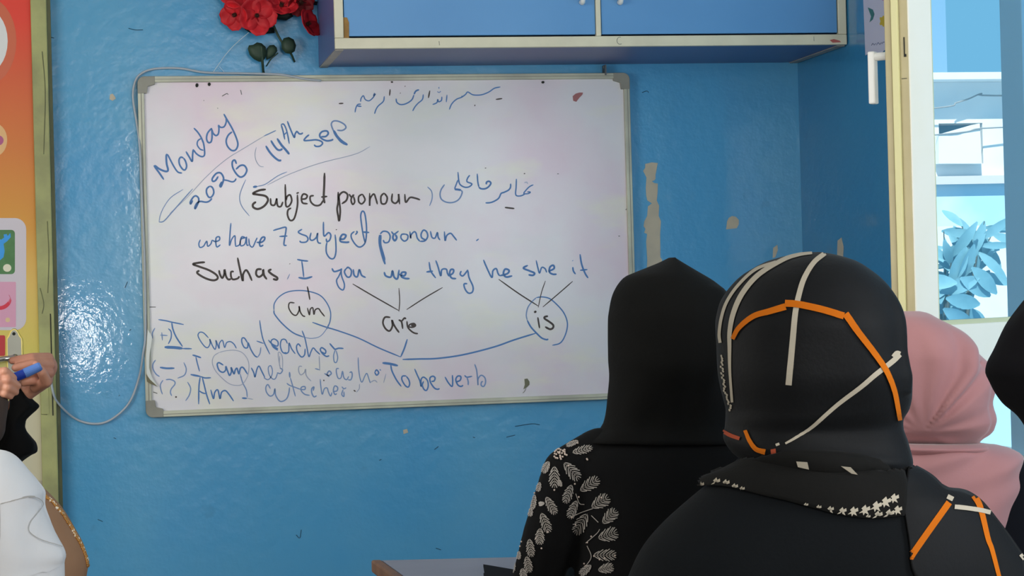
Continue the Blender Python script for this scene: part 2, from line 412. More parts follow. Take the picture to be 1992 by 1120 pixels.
# poster on the door
PP = DY - 0.0012
def poster_mat():
    m = mat('printed_orange_gradient', lin(220, 120, 40), 0.35, spec=0.4)
    nt = m.node_tree; b = nt.nodes['Principled BSDF']; tc = nt.nodes['Texture Coordinate']
    sp = nt.nodes.new('ShaderNodeSeparateXYZ'); nt.links.new(tc.outputs['Object'], sp.inputs[0])
    mr = nt.nodes.new('ShaderNodeMapRange'); zt_, zb_ = PY(40, -20, PP).z, PY(40, 800, PP).z
    mr.inputs['From Min'].default_value = zb_; mr.inputs['From Max'].default_value = zt_
    nt.links.new(sp.outputs['Z'], mr.inputs['Value'])
    cp = nt.nodes.new('ShaderNodeValToRGB'); el = cp.color_ramp.elements
    el[0].position = 0.0; el[0].color = lin(202, 196, 168); el[1].position = 1.0; el[1].color = lin(228, 58, 40)
    for pos, c in ((0.14, lin(214, 200, 96)), (0.30, lin(222, 186, 92)), (0.44, lin(214, 150, 44)), (0.62, lin(212, 120, 44)), (0.80, lin(216, 90, 46)), (0.93, lin(230, 62, 42))):
        x = el.new(pos); x.color = c
    nt.links.new(mr.outputs['Result'], cp.inputs['Fac']); nt.links.new(cp.outputs['Color'], b.inputs['Base Color'])
    return m
def rrect(x0, y0, x1, y1, r, Y, n=6):
    pts = []
    for cx_, cy_, a0 in ((x1 - r, y0 + r, -90), (x1 - r, y1 - r, 0), (x0 + r, y1 - r, 90), (x0 + r, y0 + r, 180)):
        for k in range(n + 1):
            a_ = R(a0 + 90 * k / n); pts.append(PY(cx_ + r * math.cos(a_), cy_ + r * math.sin(a_), Y))
    return pts
def disc(x, y, rx, ry, Y, n=28): return [PY(x + rx * math.cos(2 * math.pi * k / n), y + ry * math.sin(2 * math.pi * k / n), Y) for k in range(n)]
x1p = PY(71, 400, PP).x; x0p = dx0 + 0.14; zp1 = PY(60, -60, PP).z; zp0 = PY(66, 935, PP).z
pm = MB(); pm.box(x0p, x1p, PP - 0.0010, PP, zp0, zp1)
poster = pm.build('poster', poster_mat())
tag(poster, 'red to orange to yellow children\'s poster pasted on the door at the far left', 'poster')
def flat(name, poly, m, k, par=poster):
    f = MB(); f.prism(poly, (0, -0.0003, 0)); o = f.build(name, m, par); return o
L1, L2, L3, L4 = PP - 0.0015, PP - 0.0020, PP - 0.0025, PP - 0.0030
lav = mat('print_lavender_white', lin(206, 198, 206), 0.35); pw = mat('print_white', lin(222, 222, 220), 0.35)
flat('white_circle', disc(-26, 80, 41, 62, L1), pw, 1)
flat('halo_ring', disc(-26, 80, 58, 86, PP - 0.0012), mat('print_dull_orange', lin(206, 100, 66), 0.4), 1)
flat('yellow_halo', disc(-10, 272, 24, 32, L1), mat('print_pale_orange', lin(226, 178, 120), 0.4), 1)
flat('purple_flower', disc(-4, 273, 11, 10, L2), mat('print_purple', lin(176, 84, 130), 0.4), 1)
flat('picture_panel', rrect(-150, 424, 51, 642, 22, L1), lav, 1)
flat('green_picture', rrect(-110, 447, 29, 533, 7, L2), mat('print_green', lin(62, 116, 60), 0.4, var=lin(86, 140, 84), vscale=20), 1)
flat('blue_figure', [PY(x, y, L3) for x, y in ((-40, 470), (-6, 462), (2, 466), (8, 462), (7, 456), (13, 455), (15, 459), (20, 453), (21, 461), (14, 469), (7, 474), (9, 488), (7, 500), (0, 506), (-40, 506))], mat('print_blue', lin(36, 150, 226), 0.4), 1)
flat('pale_flower', disc(14, 521, 8, 7.5, L3), mat('print_cream', lin(226, 222, 196), 0.4), 1)
flat('pink_picture', rrect(-110, 548, 31, 636, 2, L2), mat('print_pink', lin(218, 158, 184), 0.4), 1)
rr = MB(); ln = smooth_line([(-20, 600, 0), (2, 599, 0), (14, 592, 0), (19, 582, 0), (17, 576, 0)], 6)
for A_, B_ in zip(ln, ln[1:]):
    rr.prism([PY(A_.x, A_.y - 4, L3), PY(B_.x, B_.y - 4 * (1 if B_.x < 16 else 0.6), L3), PY(B_.x + 3, B_.y + 3, L3), PY(A_.x + 3, A_.y + 3, L3)], (0, -0.0003, 0))
rr.build('red_curve', mat('print_red', lin(214, 40, 66), 0.4), poster)
flat('tiny_flower', disc(15, 622, 4.5, 4.5, L3), mat('print_sand', lin(226, 196, 150), 0.4), 1)
flat('red_picture', rrect(-60, 652, 10, 692, 3, PP - 0.0018), mat('print_dark_red', lin(190, 46, 50), 0.4), 1)

# ------------------------------------------------------------------ wall cabinet
CY = 7.52
A = PY(652, 95, CY); B = PY(1657, 86.5, CY); bk0 = PY(618, 133, D); bk1 = PY(1551, 130, D)
cx0 = A.x; cx1 = min(B.x, XR - 0.004); cz = (A.z + B.z) / 2; ct = cz + 0.74; YW = D - 0.002
print('cabinet', A, B, bk0, bk1, XR)
cab = thing('wall_cabinet', ((cx0 + cx1) / 2, YW, cz), 'blue two-door wall cabinet with cream edge strips above the whiteboard', 'cabinet')
sxz = lambda x: A.z + (B.z - A.z) * (x - A.x) / (B.x - A.x)      # bottom edge hangs a little askew
def bar(m_, x0, x1, y0, y1, d0, d1, mi=0):      # bar that follows the sloping bottom; d = height above it
    m_.hexa([(x, y, sxz(x) + d) for d in (d0, d1) for y in (y0, y1) for x in (x0, x1)], mi)
c1 = MB(); bar(c1, cx0, cx0 + 0.018, CY + 0.02, YW, 0.0, 0.74); bar(c1, cx1 - 0.018, cx1, CY + 0.02, YW, 0.0, 0.74)
bar(c1, cx0 + 0.018, cx1 - 0.018, CY + 0.02, YW, 0.0, 0.018); bar(c1, cx0 + 0.018, cx1 - 0.018, CY + 0.02, YW, 0.722, 0.74); bar(c1, cx0 + 0.018, cx1 - 0.018, YW - 0.01, YW, 0.018, 0.722)
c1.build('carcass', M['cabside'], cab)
wv = 0.030; wh = 0.037
xm0, xm1 = PY(1159, 40, CY).x, PY(1168.5, 40, CY).x
t1 = MB(); bar(t1, cx0, cx0 + wv, CY - 0.004, CY + 0.019, wh, 0.74); bar(t1, cx0, cx1, CY - 0.004, CY + 0.019, 0.0, wh - 0.0006)
bar(t1, cx1 - 0.030, cx1, CY - 0.004, CY + 0.019, wh, 0.74); bar(t1, cx0 + wv, cx1 - 0.03, CY - 0.004, CY + 0.019, 0.70, 0.74)
bar(t1, xm0, xm1, CY - 0.004, CY + 0.019, wh, 0.70)
t1.build('edge_strip', M['trim'], cab, bevel=0.002)
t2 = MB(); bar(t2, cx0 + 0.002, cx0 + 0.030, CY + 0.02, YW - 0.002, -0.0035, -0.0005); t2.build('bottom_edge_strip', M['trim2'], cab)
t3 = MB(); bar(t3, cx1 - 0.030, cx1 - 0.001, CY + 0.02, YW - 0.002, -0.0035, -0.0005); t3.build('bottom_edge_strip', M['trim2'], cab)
for x0, x1, hx in ((cx0 + wv + 0.003, xm0 - 0.0015, PY(1131, 0, CY).x), (xm1 + 0.003, cx1 - 0.033, PY(1205, 0, CY).x)):
    d1 = MB(); bar(d1, x0, x1, CY + 0.003, CY + 0.019, wh + 0.006, 0.697)
    dr = d1.build('cabinet_door', M['cab'], cab, bevel=0.0015)
    h1 = MB(); zb = PY(1131, 6, CY - 0.02).z
    h1.tube(smooth_line([(hx, CY + 0.003, zb + 0.006), (hx, CY - 0.014, zb + 0.002), (hx, CY - 0.026, zb + 0.012), (hx, CY - 0.030, zb + 0.06), (hx, CY - 0.026, zb + 0.11), (hx, CY - 0.014, zb + 0.12), (hx, CY + 0.003, zb + 0.116)], 5), 0.0085, 12)
    h1.build('door_handle', M['white_plastic'], dr, smooth=True)
    if hx < 1.2 and x0 < 0:
        pass
dr0 = [c for c in cab.children if c.name.startswith('cabinet_door')][0]
ch = MB(); ch.prism([PY(x, y, CY + 0.0025) for x, y in ((668, 34), (675, 34), (679, 44), (679, 77), (668, 77))], (0, -0.001, 0)); ch.build('chipped_corner', M['chip'], dr0)
st = MB(); st.prism([PY(x, y, CY - 0.0045) for x, y in ((1614, 78), (1622, 76), (1633, 79), (1636, 82), (1620, 83))], (0, -0.0006, 0))
st.build('red_stain', mat('red_paint_stain', lin(186, 96, 90), 0.6), cab)
pk = MB()
pts = [PY(1206 + 6 * math.cos(a_ * 0.5), 79 + 7 * math.sin(a_ * 0.5), CY - 0.0045) for a_ in range(2, 11)]
pk.tube(pts, 0.0008, 4); pk.tube([PY(854, 80, CY - 0.0045), PY(855, 88, CY - 0.0045)], 0.0008, 4); pk.tube([PY(1583, 71, CY - 0.0045), PY(1583.5, 80, CY - 0.0045)], 0.0007, 4)
pk.build('pencil_marks', mat('pencil_grey', lin(120, 118, 110), 0.7), cab)

# ------------------------------------------------------------------ side window, opened casement
uu = Vector((math.sin(R(47)), math.cos(R(47)), 0)); nn = Vector((math.cos(R(47)), -math.sin(R(47)), 0))
F0 = PY(1775, 330, 4.5); F0.z = 0
LW = (XR - 0.012 - F0.x) / uu.x
LZ0, LZ1 = PY(1925, 722, 4.92).z, 2.25
def LP(a_, b__, z): return F0 + uu * a_ - nn * b__ + Vector((0, 0, z))
def lbar(m_, a0, a1, b0, b1, z0, z1, mi=0): m_.hexa([LP(a_, b__, z) for z in (z0, z1) for b__ in (b0, b1) for a_ in (a0, a1)], mi)
win = struct(empty('window_1', (XR - 0.01, 5.35, LZ0)))
sw = 0.112; TH = 0.056
g = MB(); lbar(g, 0, sw, 0, TH - 0.018, LZ0, LZ1); lbar(g, LW - sw, LW, 0, TH, LZ0, LZ1); lbar(g, sw, LW - sw, 0, TH, LZ0, LZ0 + 0.118); lbar(g, sw, LW - sw, 0, TH, LZ1 - 0.11, LZ1)
g.build('sash_frame', M['pvc'], win, bevel=0.003)
g = MB(); lbar(g, -0.004, 0.02, TH - 0.017, TH, LZ0, LZ1); g.build('sash_edge', M['pvc_edge'], win, bevel=0.002)
g = MB(); lbar(g, -0.009, 0.0, TH - 0.034, TH - 0.018, LZ0, LZ1); g.build('sash_ridge', M['pvc_light'], win, bevel=0.002)
g = MB(); lbar(g, -0.0025, -0.0005, 0.002, TH - 0.035, LZ0, LZ1); lkp = g.build('edge_strip', M['pvc_edge'], win)
a = PY(1758, 78, 4.56).z; b_ = PY(1758, 116, 4.56).z
g = MB(); lbar(g, -0.004, -0.0026, 0.009, 0.011, b_, a); lbar(g, -0.004, -0.0026, 0.006, 0.010, b_, b_ + 0.006); g.build('lock_slot', M['dark'], win)
g = MB(); lbar(g, -0.0035, -0.0026, 0.006, 0.018, PY(1758, 158, 4.56).z, PY(1758, 157, 4.56).z); g.build('strip_joint', M['dark'], win)
g = MB(); bw = 0.010
lbar(g, sw, sw + bw, 0.004, 0.02, LZ0 + 0.118, LZ1 - 0.11); lbar(g, LW - sw - bw, LW - sw, 0.004, 0.02, LZ0 + 0.118, LZ1 - 0.11); lbar(g, sw + bw, LW - sw - bw, 0.004, 0.02, LZ0 + 0.118, LZ0 + 0.128)
g.build('glazing_bead', mat('olive_glazing_bead', lin(206, 208, 168), 0.5), win)
gm = bpy.data.materials.new('window_glass'); gm.use_nodes = True; nt = gm.node_tree; nt.nodes.remove(nt.nodes['Principled BSDF'])
tr = nt.nodes.new('ShaderNodeBsdfTransparent'); tr.inputs['Color'].default_value = (0.90, 0.97, 1.0, 1); gl = nt.nodes.new('ShaderNodeBsdfGlossy'); gl.inputs['Roughness'].default_value = 0.02
mxs = nt.nodes.new('ShaderNodeMixShader')
mxs.inputs[0].default_value = 0.10; nt.links.new(tr.outputs[0], mxs.inputs[1]); nt.links.new(gl.outputs[0], mxs.inputs[2]); nt.links.new(mxs.outputs[0], nt.nodes['Material Output'].inputs['Surface'])
g = MB(); lbar(g, sw + 0.001, LW - sw - 0.001, 0.022, 0.026, LZ0 + 0.119, LZ1 - 0.111); g.build('pane', gm, win)
# lever handle on the inner face of the sash
hz1, hz0 = PY(1712, 118, 4.66).z, PY(1704, 208, 4.66).z
g = MB(); lbar(g, 0.012, 0.036, TH + 0.0005, TH + 0.007, hz1 - 0.045, hz1 + 0.03)
g.tube([LP(0.024, TH + 0.007, hz1), LP(0.024, TH + 0.045, hz1)], 0.009, 12)
hm = [LP(0.012 + dx_, TH + b__, z) for z in (hz0, hz1 + 0.012) for b__ in (0.036, 0.052) for dx_ in (0.002, 0.022)]
g.hexa(hm); g.build('window_handle', M['white_plastic'], win, bevel=0.004)
# fixed frame of the opening: post painted blue, sill
g = MB(); g.box(XR + 0.012, XR + 0.088, 6.04, 6.20, SILL + 0.03, HEAD - 0.001); g.build('window_post', M['post'], win, bevel=0.004)
g = MB(); g.box(XR - 0.03, XR + 0.13, WY1 + 0.001, WY0 - 0.001, SILL + 0.0005, SILL + 0.03); g.build('window_sill', M['pvc'], win, bevel=0.004)

# card on the side wall
kx = XR - 0.0015
def qx(l): return [PX(1640 + x / 3.111, y / 3.111, kx) for x, y in l]
cd = MB(); cd.prism(qx([(122, -60), (137, 335), (160, 322), (180, 334), (205, 318), (225, 330), (250, 305), (285, 300), (300, -60)]), (-0.0012, 0, 0))
card = cd.build('paper_card', mat('lilac_white_paper', lin(206, 204, 222), 0.7)); tag(card, 'lilac white paper card with drawn flower hung on the side wall beside the window', 'card')
kx = XR - 0.0032
c_ = MB(); c_.prism(qx([(150, 45), (180, 58), (190, 85), (180, 118), (160, 135), (170, 100)]), (-0.0004, 0, 0)); c_.build('green_leaf_drawing', mat('print_teal', lin(60, 120, 116), 0.6), card)
c_ = MB(); c_.prism(qx([(240 + 17 * (1 + 0.25 * math.cos(5 * t)) * math.cos(t), 128 + 30 * (1 + 0.2 * math.cos(5 * t)) * math.sin(t)) for t in [2 * math.pi * k / 30 for k in range(30)]]), (-0.0004, 0, 0)); c_.build('yellow_flower_drawing', mat('print_yellow', lin(206, 176, 40), 0.6), card)
c_ = MB()
for p in ([(172, 275), (180, 262), (188, 272), (198, 262)], [(203, 272), (212, 258), (222, 268), (232, 258)], [(236, 264), (246, 254), (262, 260)]): c_.tube(smooth_line(qx(p), 4), 0.0012, 5)
c_.build('written_line', mat('card_ink', lin(110, 120, 150), 0.6), card)
c_ = MB(); c_.prism(qx([(235, 0), (250, 8), (262, -4), (250, -30), (238, -20)]), (-0.0004, 0, 0)); c_.build('pink_drawing', mat('print_rose', lin(196, 120, 160), 0.6), card)

# ------------------------------------------------------------------ outdoors
mb = MB(); mb.box(XR + 0.1, 40, -6, 45, -0.25, -0.10); struct(mb.build('ground', mat('pale_concrete', lin(214, 224, 228), 0.9, var=lin(190, 204, 212), vscale=2)))
BY = 15.0; zr = PY(1880, 160, BY).z; zf = PY(1880, 342, BY).z; xa, xb = 4.2, 16.0
bl = thing('outbuilding', (10, BY, -0.1), 'sunlit white outbuilding seen through the window glass', 'building')
wh_ = mat('white_limewash', lin(240, 240, 238), 0.9, var=lin(224, 228, 230), vscale=3); pb = mat('pale_blue_limewash_glare', lin(176, 214, 234), 0.9, var=lin(232, 240, 244), vscale=1.1, vmix=0.9)  # whiter patches in the pale blue imitate glare
w0, w1 = PY(1826, 240, BY), PY(1913, 318, BY)
g = MB(); g.box(xa, w0.x, BY, BY + 0.3, zf, zr); g.box(w1.x, xb, BY, BY + 0.3, zf, zr); g.box(w0.x, w1.x, BY, BY + 0.3, w0.z, zr); g.box(w0.x, w1.x, BY, BY + 0.3, zf, w1.z)
g.build('upper_wall', wh_, bl)
g = MB(); g.box(xa, xb, BY + 0.02, BY + 0.3, -0.1, zf - 0.001); g.build('lower_wall', pb, bl)
g = MB(); g.box(xa - 0.1, xb, BY - 0.22, BY + 3.0, zr + 0.001, zr + 0.05); g.build('roof_edge', wh_, bl)
g = MB(); ta, tb = PY(1790, 150, BY + 0.8), PY(1843, 150, BY + 0.8); g.box(ta.x, tb.x, BY + 0.8, BY + 1.6, zr + 0.052, zr + 1.6); g.build('roof_tower', mat('slate_blue_render', lin(120, 158, 186), 0.9), bl)
g = MB(); g.prism([PY(x, y, BY - 0.1) for x, y in ((1826, 262), (1895, 242), (1906, 240), (1910, 318), (1826, 318))], (0, 0.06, 0)); g.build('shutter', wh_, bl)
g = MB(); g.box(w0.x, w1.x, BY + 0.2, BY + 0.24, w1.z, w0.z); g.build('window_recess', mat('blue_grey_glass', lin(110, 160, 186), 0.3), bl)  # even blue-grey colour for the far window
g = MB(); g.box(xa, xb, BY - 0.05, BY - 0.001, zf - 0.06, zf - 0.002); g.build('ledge', mat('pale_stone', lin(214, 206, 206), 0.9), bl)
g = MB()
for p in ([(1822, 210), (1860, 200), (1885, 192), (1910, 182), (1935, 186)], [(1822, 262), (1880, 256), (1940, 248)]): g.tube(smooth_line([Vector((xa + 0.6, BY - 0.004, PY(p[0][0], p[0][1] + 20, BY).z))] + [PY(x, y, 14.9) for x, y in p] + [Vector((7.6, BY - 0.004, PY(p[-1][0], p[-1][1], BY).z))], 5), 0.006, 6)
wr = g.build('overhead_wire', mat('grey_wire', lin(150, 150, 150), 0.6)); tag(wr, 'thin sagging wires in front of the white outbuilding', 'wire')
g = MB(); g.box(3.6, 11.0, 12.5, 12.7, -0.1, PY(1880, 440, 12.6).z); lw = g.build('glare_backdrop', wh_); tag(lw, 'low white wall added for the glare behind the shrub outside', 'wall')  # added white wall stands in for bright glare behind the shrub
g = MB(); g.box(3.2, 9.0, 10.8, 10.92, -0.1, PY(1900, 668, 10.8).z); pl = g.build('planter_wall', mat('sky_blue_limewash', lin(150, 208, 240), 0.9)); tag(pl, 'pale blue planter wall below the shrub outside', 'wall')
# shrub
rnd = random.Random(11)
sh = thing('leafy_shrub', (PY(1855, 640, 11.5).x, 11.5, -0.1), 'broad-leaved shrub seen through the window glass in front of white wall', 'shrub')
stem = MB(); lf = MB()
base = [PY(1838, 655, 11.5), PY(1875, 658, 11.5)]
for q_ in base: stem.tube([(q_.x, q_.y, -0.1), q_], 0.012, 8)
tips = [(1836, 450), (1850, 500), (1872, 440), (1895, 445), (1915, 430), (1930, 455), (1862, 560), (1905, 520), (1838, 560)]
def leaf(c, d, L_, w_):
    d = d.normalized(); s_ = d.cross(Vector((rnd.uniform(-.3, .3), -1, rnd.uniform(-.3, .3)))).normalized(); up = s_.cross(d)
    n_ = 7; vs = []; fs = []
    for i in range(n_):
        t = i / (n_ - 1); ww = w_ * math.sin(math.pi * min(1, t * 0.94 + 0.03)) ** 0.8; p = c + d * L_ * t + up * (-0.25 * L_ * t * t)
        vs += [p - s_ * ww + up * 0.1 * ww, p - up * 0.12 * ww, p + s_ * ww + up * 0.1 * ww]
    for i in range(n_ - 1):
        for k in range(2): fs.append((i * 3 + k, i * 3 + k + 1, (i + 1) * 3 + k + 1, (i + 1) * 3 + k))
    lf.add(vs, fs)
for i, (tx, ty) in enumerate(tips):
    b0 = base[0 if i in (0, 1, 8) else 1]; tp = PY(tx, ty, 11.5 + rnd.uniform(-.1, .1)); mid = b0.lerp(tp, 0.55) + Vector((rnd.uniform(-.04, .04), 0, 0.04))
    ln = smooth_line([b0, mid, tp], 7); stem.tube(ln, [0.011 - 0.008 * k / (len(ln) - 1) for k in range(len(ln))], 6)
    for k in range(3, len(ln)):
        for rep in range(1 if (k > 9 or k % 2) else 0):
            an = rnd.uniform(0, 2 * math.pi)
            leaf(ln[k], Vector((math.cos(an), rnd.uniform(-.5, .3), math.sin(an) * 0.8 - 0.15)), rnd.uniform(0.14, 0.24), rnd.uniform(0.020, 0.034))
for x, y, ax, ay in ((1890, 520, 0.7, -0.6), (1868, 540, 0.9, -0.5), (1905, 540, -0.8, -.3), (1880, 480, -0.4, -1), (1895, 475, -.3, -1), (1862, 550, -1, .1), (1840, 580, 1, -.2), (1835, 600, 0.8, -0.5)):
    leaf(PY(x, y, 11.3), Vector((ax, 0, ay)), 0.22, 0.042)
stem.build('stem', mat('shrub_bark', lin(86, 96, 92), 0.8), sh); lf.build('foliage', mat('shrub_leaf', lin(128, 178, 190), 0.5, var=lin(96, 150, 164), vscale=9), sh, smooth=True, recalc=False)
# ------------------------------------------------------------------ whiteboard
BF = D - 0.030                     # writing surface
TL, TR, BR, BL = (267, 149), (1223, 142), (1241, 774), (284, 812)
cor = [PY(x, y, BF) for x, y in (TL, TR, BR, BL)]
for i, p in enumerate(cor): print('board', i, p)
wbx0, wbx1 = (cor[0].x + cor[3].x) / 2, (cor[1].x + cor[2].x) / 2
def wl(u, v, Y):      # u 0..1 left-right, v 0..1 top-bottom
    a_ = cor[0].lerp(cor[1], u); b__ = cor[3].lerp(cor[2], u); p = a_.lerp(b__, v); return Vector((p.x, Y, p.z))
board = thing('whiteboard', (0.5 * (cor[2].x + cor[3].x), D - 0.002, min(cor[2].z, cor[3].z)), 'large whiteboard covered in blue and black handwriting on the blue wall', 'whiteboard')
WB, HB = (cor[1] - cor[0]).length, (cor[3] - cor[0]).length
def wbar(m_, u0, u1, v0, v1, Y0, Y1, mi=0): m_.hexa([wl(u, v, y) for v in (v1, v0) for y in (Y0, Y1) for u in (u0, u1)], mi)
def board_mat():  # pink and yellow patches: painted glare together with ghosts of old ink
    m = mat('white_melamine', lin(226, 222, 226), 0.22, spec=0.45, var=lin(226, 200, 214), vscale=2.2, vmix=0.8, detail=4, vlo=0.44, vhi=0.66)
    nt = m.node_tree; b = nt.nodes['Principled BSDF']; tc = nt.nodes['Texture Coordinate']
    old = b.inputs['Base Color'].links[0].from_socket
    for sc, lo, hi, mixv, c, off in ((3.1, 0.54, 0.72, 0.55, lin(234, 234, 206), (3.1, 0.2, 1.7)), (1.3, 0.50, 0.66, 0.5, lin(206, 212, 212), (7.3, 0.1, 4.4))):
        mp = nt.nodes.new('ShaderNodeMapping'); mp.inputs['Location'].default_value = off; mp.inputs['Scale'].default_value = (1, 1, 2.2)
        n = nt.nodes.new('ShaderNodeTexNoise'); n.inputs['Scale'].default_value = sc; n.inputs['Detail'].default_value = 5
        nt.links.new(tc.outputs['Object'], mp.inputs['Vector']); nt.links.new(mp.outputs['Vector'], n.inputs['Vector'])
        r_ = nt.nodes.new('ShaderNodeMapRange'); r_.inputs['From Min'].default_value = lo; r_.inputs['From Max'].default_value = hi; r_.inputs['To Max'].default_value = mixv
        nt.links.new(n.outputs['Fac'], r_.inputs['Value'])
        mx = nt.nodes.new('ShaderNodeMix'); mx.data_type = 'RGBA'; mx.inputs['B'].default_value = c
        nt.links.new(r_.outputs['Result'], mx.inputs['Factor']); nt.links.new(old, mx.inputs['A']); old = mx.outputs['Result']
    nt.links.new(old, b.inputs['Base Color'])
    n2 = nt.nodes.new('ShaderNodeTexNoise'); n2.inputs['Scale'].default_value = 7; n2.inputs['Detail'].default_value = 3
    nt.links.new(tc.outputs['Object'], n2.inputs['Vector'])
    bp = nt.nodes.new('ShaderNodeBump'); bp.inputs['Strength'].default_value = 0.08; bp.inputs['Distance'].default_value = 0.01
    nt.links.new(n2.outputs['Fac'], bp.inputs['Height']); nt.links.new(bp.outputs['Normal'], b.inputs['Normal'])
    return m
f_u, f_v = 0.0125, 0.018
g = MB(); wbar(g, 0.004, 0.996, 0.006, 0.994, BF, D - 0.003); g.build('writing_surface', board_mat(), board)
alu = mat('worn_cream_aluminium', lin(206, 206, 184), 0.4, var=lin(168, 168, 154), vscale=5, vmix=0.7); alug = mat('grey_corner_plastic', lin(150, 148, 136), 0.5, var=lin(120, 118, 108), vscale=10)
FY = BF - 0.012
g = MB(); wbar(g, 0.03, 0.97, 0, f_v, FY, D - 0.003); wbar(g, 0.03, 0.97, 1 - f_v, 1, FY, D - 0.003)
wbar(g, 0, f_u, 0.045, 0.955, FY, D - 0.003); wbar(g, 1 - f_u, 1, 0.045, 0.955, FY, D - 0.003)
g.build('frame', alu, board, bevel=0.003)
g = MB(); wbar(g, 0.03, 0.97, f_v * 0.45, f_v * 0.55, FY - 0.0012, FY - 0.0002); wbar(g, f_u * 0.45, f_u * 0.58, 0.045, 0.955, FY - 0.0012, FY - 0.0002); wbar(g, 1 - f_u * 0.5, 1 - f_u * 0.4, 0.045, 0.955, FY - 0.0012, FY - 0.0002); wbar(g, 0.03, 0.97, 1 - f_v * 0.5, 1 - f_v * 0.4, FY - 0.0012, FY - 0.0002)
g.build('frame_groove', alug, board)
for (u, v, su, sv) in ((0, 0, 1, 1), (1, 0, -1, 1), (1, 1, -1, -1), (0, 1, 1, -1)):
    g = MB(); n_ = 6
    out = [wl(u + su * 0.034, v, FY - 0.002)] + [wl(u + su * 0.014 * (1 - math.sin(math.pi / 2 * k / n_)), v + sv * 0.020 * (1 - math.cos(math.pi / 2 * k / n_)), FY - 0.002) for k in range(n_ + 1)] + [wl(u, v + sv * 0.05, FY - 0.002)]
    inn = [wl(u + su * 0.018, v + sv * 0.05, FY - 0.002), wl(u + su * 0.020, v + sv * 0.03, FY - 0.002), wl(u + su * 0.034, v + sv * 0.024, FY - 0.002)]
    poly = out + inn
    if su * sv < 0: poly = poly[::-1]
    g.prism(poly, (0, D - 0.003 - (FY - 0.002), 0)); g.build('corner_cap', alug, board, bevel=0.0015)
# tape, chips and dents on the board
g = MB()
for p in ([(383, 166), (3, 4)], [(407, 164), (3, 3.4)], [(1056, 160), (3, 2.5)]):
    (x, y), (a_, b__) = p; g.prism(disc(x, y, a_, b__, BF - 0.0006, 12), (0, -0.003, 0))
g.build('pin_hole', M['dark'], board)
g = MB(); g.prism([PY(x, y, BF - 0.0006) for x, y in ((1114, 187), (1120, 182), (1127, 180), (1134, 180), (1133, 184), (1127, 190), (1121, 198), (1115, 196))], (0, -0.0008, 0)); g.build('red_stain', mat('brick_red_stain', lin(168, 110, 110), 0.7), board)
g = MB(); g.prism([PY(x, y, BF - 0.0006) for x, y in ((1020, 737), (1026, 736), (1030, 742), (1030, 748), (1025, 753), (1018, 757), (1021, 748))], (0, -0.0008, 0)); g.tube(smooth_line([PY(1024, 752, BF - 0.001), PY(1021, 760, BF - 0.001), PY(1017, 764, BF - 0.001)], 4), 0.001, 5); g.build('surface_chip', mat('olive_grey_chip', lin(120, 118, 96), 0.8), board)
g = MB()
for p in ([(432, 187), (441, 182), (444, 184)], [(468, 175), (470, 184)], [(1084, 338), (1087, 338)], [(1203, 459), (1206, 459)], [(1222, 456), (1226, 463)], [(1217, 408), (1224, 402)], [(281, 597), (303, 597)], [(396, 195), (397, 196)], [(423, 210), (424, 211)], [(298, 762), (306, 765)]):
    g.tube(smooth_line([PY(x, y, BF - 0.0008) for x, y in p], 3), 0.0014, 5)
g.build('scratches', mat('grey_scratch', lin(110, 110, 108), 0.7), board)
# loose protective film at the lower left edge
g = MB(); fl = [(287, 640), (296, 655), (291, 690), (290, 715), (296, 735), (308, 752), (300, 748), (290, 738), (285, 725), (284, 690)]
g.prism([PY(x, y, FY - 0.004) for x, y in fl], (0, -0.0008, 0)); g.build('peeling_film', mat('cloudy_film', lin(214, 218, 212), 0.2), board)
g = MB(); g.prism([PY(x, y, FY - 0.0045) for x, y in ((284, 727), (292, 738), (307, 752), (292, 746), (286, 742))], (0, -0.0006, 0)); g.build('bare_patch', mat('brown_backing', lin(120, 114, 90), 0.8), board)
g = MB(); k0, k1 = PY(1172, 128, D - 0.006), PY(1180, 146, FY - 0.004); g.box(k0.x, k1.x, FY - 0.004, D - 0.002, k1.z, k0.z)
g.tube([PY(1176, 131, D - 0.008), PY(1176, 131, D - 0.03)], 0.006, 10); g.build('hanging_hook', mat('rusty_hook', lin(96, 98, 100), 0.5, metal=0.6), board)

# ---- handwriting: every stroke is traced with the pen that wrote it
BLK = {'A': (290, 200, 7.467), 'B': (300, 300, 7.467), 'C': (480, 220, 9.0545), 'D': (450, 320, 4.98), 'E': (380, 420, 6.64), 'F': (640, 410, 6.64),
       'G': (370, 490, 5.533), 'H': (730, 490, 4.6326), 'I': (290, 610, 8.3), 'J': (490, 620, 8.3), 'K': (290, 680, 8.3), 'L': (490, 680, 7.378),
       'M': (730, 690, 8.3), 'N': (520, 560, 6.225), 'O': (840, 320, 9.0545), 'P': (1000, 560, 8.617), 'Q': (640, 150, 5.533), 'T': (260, 130, 3.5), 'Z': (0, 0, 1)}
INK = [mat('blue_marker_ink', lin(74, 124, 184), 0.45), mat('faded_blue_ink', lin(118, 148, 194), 0.45), mat('dark_marker_ink', lin(62, 50, 46), 0.45), mat('pale_blue_ink', lin(164, 172, 194), 0.45)]
